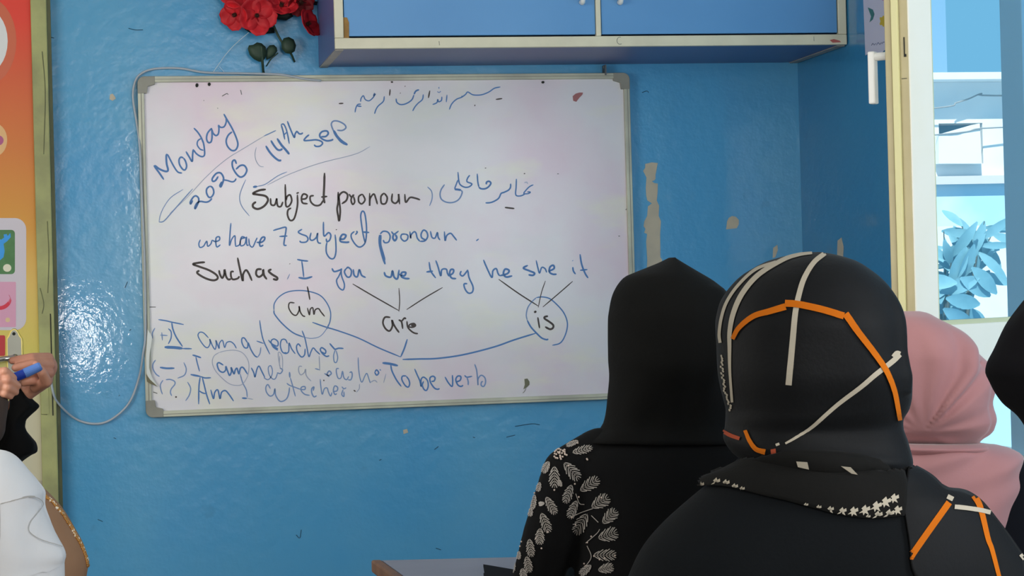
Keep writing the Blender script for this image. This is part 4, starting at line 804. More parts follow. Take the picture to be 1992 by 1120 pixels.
g.tube(smooth_line([PY(*p) for p in ((380 + 825 / 6.222, 885 / 6.222, D - 0.012), (380 + 815 / 6.222, 780 / 6.222, 8.05), (380 + 800 / 6.222, 560 / 6.222, 8.035))], 6), 0.0048, 8)
g.tube(smooth_line([PY(*p) for p in ((380 + 1200 / 6.222, 745 / 6.222, D - 0.01), (380 + 1150 / 6.222, 640 / 6.222, 8.06), (380 + 1030 / 6.222, 480 / 6.222, 8.055), (380 + 940 / 6.222, 290 / 6.222, 8.06), (380 + 880 / 6.222, 100 / 6.222, 8.06))], 6), 0.0042, 8)
g.tube(smooth_line([PY(*p) for p in ((380 + 860 / 6.222, 800 / 6.222, D - 0.012), (380 + 920 / 6.222, 710 / 6.222, 8.06), (380 + 1000 / 6.222, 640 / 6.222, 8.06))], 6), 0.0024, 6)
g.build('stem', grn, fl, smooth=True)
# ------------------------------------------------------------------ desk
ZD = 0.72
dk = thing('school_desk', PZ(880, 1100, 0.0), 'grey-topped school desk with brown edge in front of the seated woman in leaf-embroidered black', 'desk')
dk.location = Vector((0.75, 4.4, 0))
e0, e1, e2 = PZ(722, 1090, ZD), PZ(975, 1084, ZD), PZ(764, 1121, ZD)
print('desk', e0, e1, e2)
dirn = (e2 - e0).normalized(); far = (e1 - e0).normalized()
n0 = e0 + dirn * (0.36 / max(0.2, abs(dirn.y))); f1 = e0 + far * 0.80; n1 = Vector((f1.x, n0.y, ZD))
g = MB(); ins = 0.012
g.prism([e0 + far * 0.022, f1, n1, n0 + far * 0.022], (0, 0, -0.022)); g.build('desk_top', mat('grey_laminate', lin(112, 120, 138), 0.35, var=lin(96, 104, 122), vscale=5), dk)
g = MB(); sd_ = Vector((0, 0, -0.026)); up_ = Vector((0, 0, 0.0015))
g.prism([e0 + up_, e0 + far * 0.021 + up_, n0 + far * 0.021 + up_, n0 + up_], sd_); g.build('desk_edge', mat('worn_brown_edge', lin(124, 88, 62), 0.6, var=lin(92, 62, 48), vscale=20), dk, bevel=0.004)
legm = mat('desk_leg_paint', lin(60, 62, 66), 0.5)
for c in (e0 + far * 0.10 + dirn * 0.06, f1 - far * 0.08 + Vector((0, -0.05, 0)), n1 + Vector((-0.08, 0.05, 0)), n0 + far * 0.10 - dirn * 0.05):
    g = MB(); g.tube([(c.x, c.y, 0.0), (c.x, c.y, ZD - 0.022)], 0.016, 12); g.build('leg', legm, dk, smooth=True)
a_, b__, c_ = PZ(940, 1097, ZD + 0.022), PZ(1005, 1108, ZD + 0.022), PZ(943, 1116, ZD + 0.022)
dv = (b__ - a_) * 1.25; dn = (c_ - a_) * 1.3
nb = thing('notebook', a_ + dv / 2 + dn / 2 - Vector((0, 0, 0.022)), 'closed black notebook lying on the grey school desk', 'notebook')
g = MB(); g.prism([a_, a_ + dv, a_ + dv + dn, a_ + dn], (0, 0, -0.004)); g.prism([a_ - Vector((0, 0, .0165)), a_ + dv - Vector((0, 0, .0165)), a_ + dv + dn - Vector((0, 0, .0165)), a_ + dn - Vector((0, 0, .0165))], (0, 0, -0.004)); g.build('cover', mat('black_cover', lin(14, 14, 16), 0.8, spec=0.1), nb)
g = MB(); q_ = [a_ + dv * 0.02 + dn * 0.02, a_ + dv * 0.98 + dn * 0.02, a_ + dv * 0.98 + dn * 0.98, a_ + dv * 0.02 + dn * 0.98]; g.prism([p - Vector((0, 0, .0042)) for p in q_], (0, 0, -0.0121)); g.build('pages', mat('dark_page_edges', lin(58, 50, 56), 0.8), nb)

# ------------------------------------------------------------------ people
skin = mat('skin', lin(196, 140, 114), 0.5, spec=0.4, var=lin(176, 114, 94), vscale=22, vmix=0.5)
def cloth(name, c, var=None, rough=0.85, sheen=0.02, bump=0.06, bscale=160, vscale=6, spec=0.12): return mat(name, c, rough, spec, var=var, vscale=vscale, bump=bump, bscale=bscale, sheen=sheen)
black = cloth('matt_black_cloth', lin(11, 11, 12), lin(15, 15, 15))
blackh = cloth('black_hijab_crepe', lin(12, 12, 11), lin(16, 16, 15))
nblack = cloth('blue_black_satin', lin(11, 12, 14), lin(15, 16, 19), rough=0.65, sheen=0.03, spec=0.18)
nblack2 = cloth('blue_black_abaya', lin(12, 15, 18), lin(15, 18, 21))
def head_geo(mb, c, a, tilt=0.0, s=1.0):
    rot = Matrix.Rotation(-a, 3, 'Z') @ Matrix.Rotation(-tilt, 3, 'X'); vs = []; fs = []; su, sv = 48, 36
    gs = lambda x, m, w: math.exp(-((x - m) / w) ** 2)
    for j in range(1, sv):
        th = math.pi * j / sv; z = math.cos(th)
        for i in range(su):
            ph = 2 * math.pi * i / su; x, y = math.sin(th) * math.sin(ph), math.sin(th) * math.cos(ph)
            px_, py_, pz_ = 0.072 * x, 0.094 * y, 0.112 * z
            if z < 0: px_ *= 1 + 0.24 * z; py_ *= 1 + (0.10 * z if y > 0 else 0.42 * z)
            if y > 0:
                az = math.atan2(x, y)
                py_ += 0.024 * gs(az, 0, 0.20) * gs(z, -0.22, 0.16) + 0.010 * gs(az, 0, 0.15) * gs(z, -0.02, 0.2)     # nose and bridge
                py_ -= 0.011 * (gs(az, 0.42, 0.20) + gs(az, -0.42, 0.20)) * gs(z, 0.02, 0.11)                           # eye sockets
                py_ += 0.005 * (gs(az, 0.42, 0.12) + gs(az, -0.42, 0.12)) * gs(z, 0.0, 0.05)                            # eyelids
                py_ += 0.005 * gs(az, 0, 0.6) * gs(z, 0.16, 0.07)                                                       # brow
                py_ += 0.006 * gs(az, 0, 0.28) * (gs(z, -0.47, 0.035) + gs(z, -0.56, 0.04)) + 0.008 * gs(az, 0, 0.3) * gs(z, -0.82, 0.14)  # lips, chin
            vs.append(Vector(c) + rot @ (Vector((px_, py_, pz_)) * s))
    for s_ in (1, -1): vs.append(Vector(c) + rot @ Vector((0, -0.01 * (s_ < 0), 0.112 * s_ * s)))
    t, bt = len(vs) - 2, len(vs) - 1
    for j in range(sv - 2):
        for i in range(su): fs.append((j * su + i, j * su + (i + 1) % su, (j + 1) * su + (i + 1) % su, (j + 1) * su + i))
    for i in range(su):
        fs.append((t, (i + 1) % su, i)); q = (sv - 2) * su; fs.append((bt, q + i, q + (i + 1) % su))
    mb.add(vs, fs)
    for sg in (-1, 1): mb.ball(Vector(c) + rot @ Vector((0.072 * sg * s, -0.008, -0.006)), 0.009, 0.017, 0.030, 10, 8, rot=rot)
def hand_geo(mb, w, d, side, curl=0.5):
    """relaxed hand, palm down: wrist w, direction d, side +1 = right hand"""
    d = Vector(d).normalized(); up = Vector((0, 0, 1)); r_ = d.cross(up).normalized(); up = r_.cross(d); k0 = w + d * 0.085
    mb.capsule(w, w + d * 0.04, 0.022, 0.026)
    for o_, L_ in ((-0.030, 0.062), (-0.010, 0.078), (0.010, 0.084), (0.030, 0.074)):
        o_ *= side * -1; b0 = k0 + r_ * o_ - up * 0.002; mb.capsule(w + d * 0.02 + r_ * o_ * 0.6, b0, 0.017, 0.0115)
        b1 = b0 + (d - up * 0.25 * curl).normalized() * L_ * 0.5; b2 = b1 + (d - up * 0.9 * curl).normalized() * L_ * 0.3; b3 = b2 + (d - up * 1.8 * curl).normalized() * L_ * 0.25
        mb.chain([b0, b1, b2, b3], [0.0105, 0.0092, 0.0085, 0.007])
    t0 = w + d * 0.025 - r_ * side * 0.022; t1 = t0 + (d * 0.6 - r_ * side * 0.75).normalized() * 0.036; t2 = t1 + (d - r_ * side * 0.25 - up * 0.2).normalized() * 0.03
    mb.chain([t0, t1, t2, t2 + d * 0.022], [0.016, 0.0115, 0.0098, 0.008])
def join_mesh(me, other):
    bm = bmesh.new(); bm.from_mesh(me); bm.from_mesh(other); bm.to_mesh(me); bm.free(); bpy.data.meshes.remove(other)
    for p in me.polygons: p.use_smooth = True
def seated_body(parent, head, a, shz, sy, hipz=0.50, sh=0.125, tilt=0.0, reach=0.30, thigh=0.38, handz=0.745, elb=0.0, arms=None):
    f = Vector((math.sin(a), math.cos(a), 0)); r_ = Vector((math.cos(a), -math.sin(a), 0)); F = Vector((0, 1, 0)); Rr = Vector((1, 0, 0))
    b = MB(); head_geo(b, head, a, tilt)
    base = Vector((head.x, sy, shz)); hip = Vector((head.x, sy - 0.02, hipz))
    b.capsule(Vector((head.x, head.y - 0.01, head.z - 0.06)), base + Vector((0, 0, 0.01)), 0.050, 0.052)
    b.chain([base + Vector((0, 0, -0.03)), base.lerp(hip, 0.5), hip], [0.085, 0.100, 0.115])
    for s_ in (-1, 1):
        S = base + Rr * sh * s_ + Vector((0, 0, -0.03)); E = S + Rr * elb * s_ + Vector((0, 0.04, -0.24)); E.z = max(E.z, hipz + 0.1); Wp = E + F * (reach - 0.06) - Rr * 0.06 * s_; Wp.z = handz + 0.012
        if arms: S, E, Wp = arms[s_]
        b.capsule(base + Vector((0, 0, -0.04)), S, 0.05, 0.040); b.chain([S, E, Wp], [0.040, 0.034, 0.024])
        hand_geo(b, Wp, F * 1.0 - Rr * 0.25 * s_, s_)
        h0 = hip + Rr * 0.09 * s_; k = h0 + F * thigh + Vector((0, 0, -0.02)); an = Vector((k.x, k.y + 0.02, 0.08))
        b.chain([h0, k, an], [0.085, 0.058, 0.038]); b.capsule(an + Vector((0, -0.03, -0.045)), an + F * 0.15 + Vector((0, 0, -0.055)), 0.034, 0.024)
    me = fuse(b, 0.0045, 4); return link_mesh('body', me, skin, parent)
def seated_skirt(b, x, sy, hipz, thigh=0.38, wid=0.10):
    for s_ in (-1, 1):
        h0 = Vector((x + wid * s_, sy - 0.02, hipz)); k = h0 + Vector((0, thigh, -0.02)); b.chain([h0, k, Vector((k.x, k.y + 0.01, 0.13))], [0.125, 0.098, 0.112])
    b.capsule((x - wid * 0.6, sy - 0.03, hipz), (x + wid * 0.6, sy - 0.03, hipz), 0.150, 0.150)
    for t in (0.0, 0.5, 1.0): b.capsule((x - wid, sy - 0.02 + thigh * t, hipz - 0.01), (x + wid, sy - 0.02 + thigh * t, hipz - 0.01), 0.10, 0.10)
def face_hole(y0, y1, a=0.0, w=0.82):
    def f(y, ph):
        d = (ph - (math.pi / 2 - a) + math.pi) % (2 * math.pi) - math.pi; m_ = (y0 + y1) / 2; hh = (y1 - y0) / 2
        return (d / w) ** 2 + ((y - m_) / hh) ** 2 < 1
    return f
def cloth_obj(name, mb, mats, parent, thick=0.003, extra=None):
    o = mb.build(name, mats, parent, smooth=True, recalc=True)
    if thick: s = o.modifiers.new('thick', 'SOLIDIFY'); s.thickness = thick; s.offset = -1
    return o
def thicken(me, t=0.003):
    bm = bmesh.new(); bm.from_mesh(me); bm.normal_update(); vs = list(bm.verts); fs = list(bm.faces); es = [(e.verts[0], e.verts[1]) for e in bm.edges if len(e.link_faces) == 1]
    nv = {v: bm.verts.new(v.co - v.normal * t) for v in vs}
    for f in fs: bm.faces.new([nv[v] for v in reversed(f.verts)])
    for p, q in es: bm.faces.new([p, q, nv[q], nv[p]])
    bmesh.ops.recalc_face_normals(bm, faces=bm.faces[:]); bm.to_mesh(me); bm.free(); me.update()
def cloth_patch(bvh, top, bot, nx, ny, off, bulge=0.0, mi=0):
    tp = smooth_line([(x, y, 0) for x, y in top], 8); bt = smooth_line([(x, y, 0) for x, y in bot], 8)
    at = lambda L_, t: L_[min(int(t * (len(L_) - 1)), len(L_) - 2)].lerp(L_[min(int(t * (len(L_) - 1)) + 1, len(L_) - 1)], t * (len(L_) - 1) - min(int(t * (len(L_) - 1)), len(L_) - 2))
    grid = []
    for j in range(ny + 1):
        row = []
        for i in range(nx + 1):
            p = at(tp, i / nx).lerp(at(bt, i / nx), j / ny); h, n = cast(bvh, p.x, p.y, off + bulge * math.sin(math.pi * j / ny))
            row.append(h)
        grid.append(row)
    mb = MB()
    for j in range(ny):
        for i in range(nx):
            q = [grid[j][i], grid[j][i + 1], grid[j + 1][i + 1], grid[j + 1][i]]
            if all(x is not None for x in q) and max((q[k] - q[(k + 1) % 4]).length for k in range(4)) < 0.05: mb.add(q, [(0, 1, 2, 3)], mi)
    me = mb.mesh('p'); bm = bmesh.new(); bm.from_mesh(me); bmesh.ops.remove_doubles(bm, verts=bm.verts, dist=1e-6)
    fl_ = [f for f in bm.faces if f.normal.dot(f.calc_center_median() - CAM) > 0]; bmesh.ops.reverse_faces(bm, faces=fl_); bm.to_mesh(me); bm.free()
    return me

# ---- woman in plain black hijab and leaf-embroidered dress, at the desk
Y1 = 3.95
w1 = thing('person', (PY(1307, 700, Y1).x, Y1 + 0.1, 0), 'woman seen from behind in plain peaked black hijab and black dress with silver leaf embroidery', 'person')
Lh = [(501, 1303), (510, 1285), (520, 1261), (530, 1236), (538, 1218), (548, 1208), (560, 1200), (578, 1192), (600, 1187), (622, 1183.5), (670, 1182), (700, 1183), (731, 1186), (768, 1183), (802, 1180), (829, 1174), (845, 1153), (858, 1136)]
Rh = [(501, 1311), (510, 1325), (527, 1353), (548, 1387), (568, 1409), (590, 1422), (622, 1430), (670, 1434), (731, 1428), (768, 1432), (802, 1438), (829, 1446), (845, 1466), (858, 1484)]
fr1 = [(501, .02), (520, .06), (538, .082), (578, .105), (622, .120), (670, .122), (731, .115), (768, .10), (829, .088), (858, .085)]
bk1 = [(501, .02), (520, .055), (538, .082), (578, .115), (622, .132), (700, .134), (768, .112), (829, .098), (858, .105)]
def fold1(y, ph):
    x = math.cos(ph); v = 0.004 * math.sin(3 * x + y * 0.012) * min(1, max(0, (y - 560) / 120))
    v += 0.006 * math.exp(-((x - 0.55 - (640 - y) * 0.0022) / 0.16) ** 2) * (1 if y > 560 else 0) * (math.sin(ph) < 0)
    return v + 0.0022 * math.sin(11 * x + y * 0.02) * min(1, max(0, (y - 720) / 90))
hd1 = PY(1307, 632, Y1)
h = MB(); loft(h, Y1, Lh, Rh, fr1, bk1, 501, 858, power=1.35, fold=fold1, hole=face_hole(560, 740), cap_bottom=False)
hij1 = cloth_obj('hijab', h, blackh, w1)
d = MB()
loft(d, Y1, [(828, 1220), (850, 1168), (870, 1124), (900, 1100), (1000, 1112), (1120, 1120), (1300, 1110), (1420, 1100)], [(828, 1400), (850, 1448), (870, 1492), (900, 1514), (1000, 1504), (1120, 1498), (1300, 1508), (1420, 1514)],
     [(828, .06), (870, .085), (1000, .10), (1420, .12)], [(828, .07), (870, .10), (1000, .115), (1420, .13)], 828, 1420, n=40, seg=64)
for s_ in (-1, 1):
    cc = 1307; mx_ = lambda x: x if s_ < 0 else 2 * cc - x
    d.chain([PY(mx_(1106), 922, Y1), PY(mx_(1068), 1045, Y1 + .02), PY(mx_(1046), 1128, Y1 + .05)], [.050, .050, .048]); d.chain([PY(mx_(1046), 1128, Y1 + .05), PY(mx_(1090), 1096, Y1 + .20)], [.047, .034])
    d.chain([PY(mx_(1170), 888, Y1), PY(mx_(1106), 920, Y1)], [.055, .050])
seated_skirt(d, hd1.x, Y1, 0.50)
me = fuse(d, 0.007, 8)
bvh = bvh_of(me); emb = MB(); cs = lambda x, y: (980 + x / 3.734, 820 + y / 3.734)
def emb_leaf(bx, by, tx, ty, w):
    b0, t0 = Vector((bx, by, 0)), Vector((tx, ty, 0)); ax = (t0 - b0); L_ = ax.length; ax /= L_; sd2 = Vector((-ax.y, ax.x, 0)); n_ = 7 if L_ > 90 else 5
    for sg in (-1, 1):
        for k in range(n_):
            t = (k + 0.3) / n_; ww = w * 0.5 * math.sin(math.pi * min(0.97, 0.18 + 0.80 * t)) ** 0.8
            p0 = b0 + ax * L_ * t * 0.9 + sd2 * sg * w * 0.06; p1 = p0 + sd2 * sg * ww * (1.0 if k % 2 else 0.86) + ax * (L_ * 0.10 + ww * 0.75); pm = (p0 + p1) / 2 + ax * L_ * -0.02
            cloth_ribbon(emb, bvh, [cs(*p0.xy), cs(*pm.xy), cs(*p1.xy)], 1.6, 0.0022, 0, 3)
    cloth_ribbon(emb, bvh, [cs(*b0.xy), cs(*((b0 + t0) / 2).xy), cs(*t0.xy)], 0.7, 0.0018, 0, 4)
for lf_ in ((500, 228, 648, 190, 55), (372, 325, 372, 482, 74), (440, 300, 548, 418, 84), (335, 292, 288, 372, 50), (555, 500, 695, 412, 84), (492, 455, 442, 592, 62), (312, 545, 378, 672, 62), (528, 570, 472, 702, 66), (642, 622, 765, 545, 92), (278, 662, 330, 806, 66),
            (612, 668, 515, 812, 96), (722, 738, 820, 640, 84), (268, 772, 262, 892, 62), (690, 845, 828, 800, 96), (192, 850, 205, 982, 56), (655, 968, 822, 968, 82), (172, 975, 190, 1095, 56), (690, 1078, 800, 1052, 70), (232, 530, 214, 640, 40), (82, 1010, 58, 1100, 46),
            (140, 1062, 152, 1130, 50), (640, 1040, 560, 1112, 52), (206, 625, 196, 690, 34), (545, 145, 455, 182, 34), (270, 440, 252, 510, 34), (120, 940, 110, 1000, 34), (300, 590, 260, 600, 30), (420, 470, 400, 420, 26)): emb_leaf(*lf_)
for p in ([(480, 690), (560, 660), (650, 630)], [(600, 880), (680, 810), (700, 780)], [(610, 900), (640, 980), (600, 1050)], [(640, 680), (690, 730)], [(520, 520), (550, 590), (590, 600)]): cloth_ribbon(emb, bvh, [cs(*q) for q in p], 1.3, 0.002, 0, 5)
append_mb(me, emb, 1)
bd = MB(); br_ = random.Random(3)
for k in range(34):
    t = br_.uniform(0, 6.28); rr_ = 48 * math.sqrt(br_.random()); hpt, _ = cast(bvh, *cs(415 + rr_ * math.cos(t), 243 + rr_ * math.sin(t) * 0.9), 0.002)
    if hpt: bd.ball(hpt, 0.0019, su=8, sv=5)
for x, y in ((610, 278), (606, 272), (712, 550), (125, 905), (135, 872), (276, 917), (640, 832), (612, 876), (660, 975), (810, 970), (600, 1046), (490, 692), (515, 450), (370, 495), (735, 990), (590, 1030), (520, 745), (545, 545), (236, 848), (320, 800), (700, 1000), (470, 320), (255, 380), (230, 520), (540, 160)):
    hpt, _ = cast(bvh, *cs(x, y), 0.002)
    if hpt: bd.ball(hpt, 0.0017, su=8, sv=5)
append_mb(me, bd, 2)
dress1 = link_mesh('dress', me, [black, mat('silver_grey_thread', lin(164, 156, 148), 0.5, spec=0.5), mat('glass_beads', lin(206, 186, 172), 0.12, spec=0.9)], w1)
dress1['label'] = 'black dress with silver leaf embroidery and beads on the shoulder and sleeve'
arm1 = {}
for s_ in (-1, 1):
    mx_ = lambda x: x if s_ < 0 else 2 * 1307 - x
    arm1[s_] = (PY(mx_(1112), 922, Y1), PY(mx_(1048), 1124, Y1 + .05), PY(mx_(1098), 1090, Y1 + .235))
seated_body(w1, hd1, 0.0, PY(1307, 905, Y1).z, Y1, arms=arm1)

# ---- woman in the striped black hijab, nearest
Y2 = 3.10
w2 = thing('person', (PY(1580, 700, Y2).x, Y2 + 0.1, 0), 'woman seen from behind in black hijab with orange and cream stripes, nearest the camera', 'person')
Lh = [(491, 1568), (494, 1546), (499.5, 1522), (509, 1493), (521, 1470), (535, 1448), (551, 1431), (570, 1416), (590, 1405), (610, 1400), (630, 1397), (672, 1399), (718, 1401), (748, 1405), (775, 1411), (800, 1416), (830, 1414), (850, 1410), (875, 1422), (900, 1450), (925, 1480)]
Rh = [(491, 1592), (494, 1613), (500, 1636), (508, 1659), (524, 1684), (540, 1704), (560, 1722), (581, 1735), (600, 1742), (624, 1748), (650, 1750.5), (678, 1752), (705, 1757), (733, 1763), (767, 1763), (792, 1759), (815, 1750), (830, 1750), (856, 1758), (889, 1764), (912, 1758), (925, 1740)]
fr2 = [(491, .03), (500, .055), (521, .085), (570, .112), (630, .125), (720, .125), (800, .108), (860, .095), (925, .08)]
bk2 = [(491, .03), (500, .060), (521, .092), (570, .125), (640, .146), (720, .144), (800, .122), (850, .108), (890, .115), (925, .10)]
def fold2(y, ph):
    x = math.cos(ph); s = max(0, -math.sin(ph)); v = 0.0035 * math.sin(4.5 * x - y * 0.010) * min(1, max(0, (y - 540) / 120)) * s
    v += 0.007 * math.exp(-((x - 0.80 + (y - 600) * 0.0004) / 0.07) ** 2) * min(1, max(0, (y - 540) / 60)) * (y < 760)
    v += 0.006 * math.exp(-((y - 885 - 18 * x) / 14.0) ** 2) * s
    v -= 0.006 * math.exp(-((y - 828 + 10 * x) / 16.0) ** 2) * s
    return v
h = MB(); loft(h, Y2, Lh, Rh, fr2, bk2, 491, 925, n=80, seg=120, power=1.35, fold=fold2, hole=face_hole(560, 770), cap_bottom=False)
hme = h.mesh('hijab'); bv2 = bvh_of(hme); st_ = MB()
c1 = lambda l: [(1340 + x / 3.293, 460 + y / 3.293) for x, y in l]; c2 = lambda l: [(1340 + x / 3.111, 760 + y / 3.111) for x, y in l]; c4 = lambda l: [(1640 + x / 3.733, 820 + y / 3.733) for x, y in l]
cloth_ribbon(st_, bv2, c1([(560, 168), (430, 215), (320, 315), (248, 420), (214, 520), (200, 620), (206, 680)]), 6, .0015, 0)
cloth_ribbon(st_, bv2, c1([(790, 110), (700, 122), (600, 156), (450, 248), (350, 362), (294, 480), (268, 600), (266, 720), (268, 860), (282, 1060)]), lambda t: 5 + 5 * math.sin(math.pi * min(1, t * 1.1)), .0015, 0, 12)
cloth_ribbon(st_, bv2, c1([(872, 112), (800, 172), (740, 270), (705, 380), (682, 500), (665, 680), (640, 950)]), lambda t: 9 + 3 * t, .0015, 0, 12)
cloth_ribbon(st_, bv2, [(1749, 689), (1738, 700), (1722, 713), (1700, 730), (1674, 752), (1629, 786), (1581, 828), (1550, 850), (1528, 863)], lambda t: 10.5 - 6.5 * t * t, .0015, 0, 8)
cloth_ribbon(st_, bv2, [(1750, 688), (1743, 686), (1736, 694)], 8, .0012, 0, 4)
cloth_ribbon(st_, bv2, c1([(288, 655), (330, 582), (420, 512), (520, 482), (622, 452)]), lambda t: 8 + 5 * t, .0025, 1, 10)
cloth_ribbon(st_, bv2, c1([(618, 432), (700, 438), (850, 470), (990, 512)]), 13, .0028, 1, 10)
cloth_ribbon(st_, bv2, c1([(1000, 498), (1080, 610), (1180, 742), (1258, 860), (1308, 980), (1334, 1110), (1345, 1170)]), lambda t: 13 - 5 * t, .0028, 1, 10)
cloth_ribbon(st_, bv2, c2([(212, 246), (262, 272), (312, 290)]), 7, .002, 2, 5); cloth_ribbon(st_, bv2, c2([(345, 238), (370, 300), (410, 350), (466, 368)]), lambda t: 7 + 2 * t, .002, 1, 6)
cloth_ribbon(st_, bv2, c2([(500, 372), (530, 368)]), 11, .002, 2, 3); cloth_ribbon(st_, bv2, c2([(528, 330), (550, 322)]), 5, .002, 0, 3)
rb_ = random.Random(9)
for k in range(26):
    t = k / 25; x_ = interp(Lh, 690 + 105 * t) + 2.5 + 5 * rb_.random(); y_ = 690 + 105 * t
    cloth_ribbon(st_, bv2, [(x_, y_), (x_ + rb_.uniform(-1, 3), y_ + 2), (x_ + rb_.uniform(0, 3), y_ + 4)], 3.0, .0015, 0, 2)
append_mb(hme, st_, 1)
cream = cloth('cream_stripe', lin(178, 168, 150), lin(188, 180, 164), bump=0.04); orange = cloth('orange_stripe', lin(198, 106, 18), lin(186, 94, 16), bump=0.04); dorange = cloth('dull_orange_stripe', lin(160, 74, 50), bump=0.04)
hij2 = link_mesh('hijab', hme, [nblack, cream, orange, dorange], w2); hij2['label'] = 'black hijab with orange and cream stripes'
for p in hme.polygons: p.use_smooth = True
d = MB()
Ld = [(868, 1460), (890, 1440), (905, 1425), (925, 1402), (950, 1368), (980, 1332), (1020, 1288), (1060, 1254), (1100, 1232), (1150, 1216), (1250, 1216), (1400, 1270), (1620, 1320)]
Rd = [(868, 1720), (890, 1756), (900, 1766), (919, 1799), (930, 1813), (951, 1850), (961, 1884), (974, 1905), (999, 1927), (1034, 1953), (1074, 1980), (1090, 1990), (1120, 2006), (1200, 2022), (1400, 1960), (1620, 1850)]
loft(d, Y2, Ld, Rd, [(868, .07), (950, .10), (1100, .13), (1620, .14)], [(868, .085), (920, .115), (1000, .135), (1100, .145), (1620, .15)], 868, 1620, n=60, seg=90, fold=lambda y, ph: 0.004 * math.sin(7 * math.cos(ph) + 0.5) * min(1, max(0, (y - 960) / 150)))
hd2 = PY(1580, 640, Y2); seated_skirt(d, hd2.x, Y2, 0.50, thigh=0.36)
me2 = fuse(d, 0.007, 6); dress2 = link_mesh('abaya', me2, nblack2, w2)
bvd = bvh_of(me2, hme)
# lower end of the scarf lying across her back, houndstooth border
pat = cloth_patch(bvd, c2([(10, 588), (100, 545), (190, 505), (290, 450), (400, 395), (560, 372), (760, 372), (950, 385), (1150, 430), (1290, 500)]), c2([(10, 603), (110, 596), (200, 594), (300, 608), (450, 642), (600, 674), (750, 714), (900, 752), (1100, 776), (1292, 760)]), 60, 14, 0.007, 0.008)
thicken(pat)
bvp = bvh_of(pat); ht = MB()
HS = [(-.55, .30), (-.15, -.02), (-.30, -.18), (.10, -.55), (.20, -.25), (.50, -.42), (.55, -.05), (.25, .05), (.42, .45), (.05, .25), (-.10, .52), (-.18, .22)]
for x, y, s_ in ((30, 586, 36), (72, 571, 40), (112, 574, 42), (165, 552, 46), (222, 562, 46), (275, 584, 42), (320, 597, 34), (365, 612, 26), (410, 626, 18), (600, 670, 18), (640, 680, 24), (705, 693, 30), (782, 708, 34), (852, 720, 42), (925, 730, 48), (992, 730, 54), (1062, 722, 58), (1130, 700, 60), (1186, 674, 60), (1238, 652, 54), (1140, 754, 52), (1208, 746, 56), (1258, 722, 52), (1080, 764, 30)):
    pts = [cast(bvp, *c2([(x + a_ * s_ * 1.1, y + b__ * s_ * 1.05)])[0], 0.0010)[0] for a_, b__ in HS]
    cpt = cast(bvp, *c2([(x, y)])[0], 0.0012)[0]
    if cpt is None: continue
    pts = [q if q is not None else cpt for q in pts]
    ht.add(pts + [cpt], [(i, (i + 1) % len(pts), len(pts)) for i in range(len(pts))])
for quad in ([(652, 424), (718, 430), (728, 472), (662, 456)], [(918, 452), (975, 462), (1020, 512), (978, 494)]):
    pts = [cast(bvp, *q, 0.0022)[0] for q in c2(quad)]
    if all(q is not None for q in pts): ht.add(pts, [(0, 1, 2, 3)])
append_mb(pat, ht, 1)
for p in pat.polygons: p.use_smooth = True
sc_ = link_mesh('scarf_end', pat, [cloth('soft_black_scarf', lin(20, 20, 19), lin(25, 24, 23)), cream], w2)
sc_['label'] = 'scarf end with cream houndstooth border'
pat = cloth_patch(bvd, [(1764, 904), (1790, 917), (1812, 931), (1836, 952), (1866, 957), (1884, 963), (1904, 977), (1926, 1002), (1952, 1037), (1984, 1084)], [(1752, 975), (1758, 1008), (1766, 1060), (1772, 1110), (1800, 1150), (1840, 1160), (1880, 1170), (1920, 1180), (1960, 1190), (1990, 1200)], 50, 26, 0.006, 0.002)
thicken(pat)
bvp = bvh_of(pat); st_ = MB()
cloth_ribbon(st_, bvp, c4([(768, 588), (700, 682), (600, 822), (500, 968), (492, 1000)]), lambda t: 12.5 - 5 * max(0, t - 0.9) * 10 * 0.8, .0010, 1, 8); cloth_ribbon(st_, bvp, c4([(950, 540), (985, 600), (1010, 682), (1050, 850), (1080, 932), (1132, 1130)]), lambda t: 12.5 - 4.5 * t, .0010, 1, 8)
cloth_ribbon(st_, bvp, c4([(806, 620), (900, 630), (1000, 646), (1066, 662)]), 8.5, .0016, 0, 6); cloth_ribbon(st_, bvp, c4([(755, 545), (796, 566)]), 9, .0012, 0, 4); cloth_ribbon(st_, bvp, c4([(1285, 965), (1312, 1000)]), 7, .0012, 0, 4)
append_mb(pat, st_, 1)
for p in pat.polygons: p.use_smooth = True
sw_ = link_mesh('shawl', pat, [nblack, cream, orange], w2); sw_['label'] = 'striped shawl end over the right shoulder'
seated_body(w2, hd2, 0.0, PY(1580, 985, Y2).z, Y2, thigh=0.36, handz=0.62, reach=0.22)

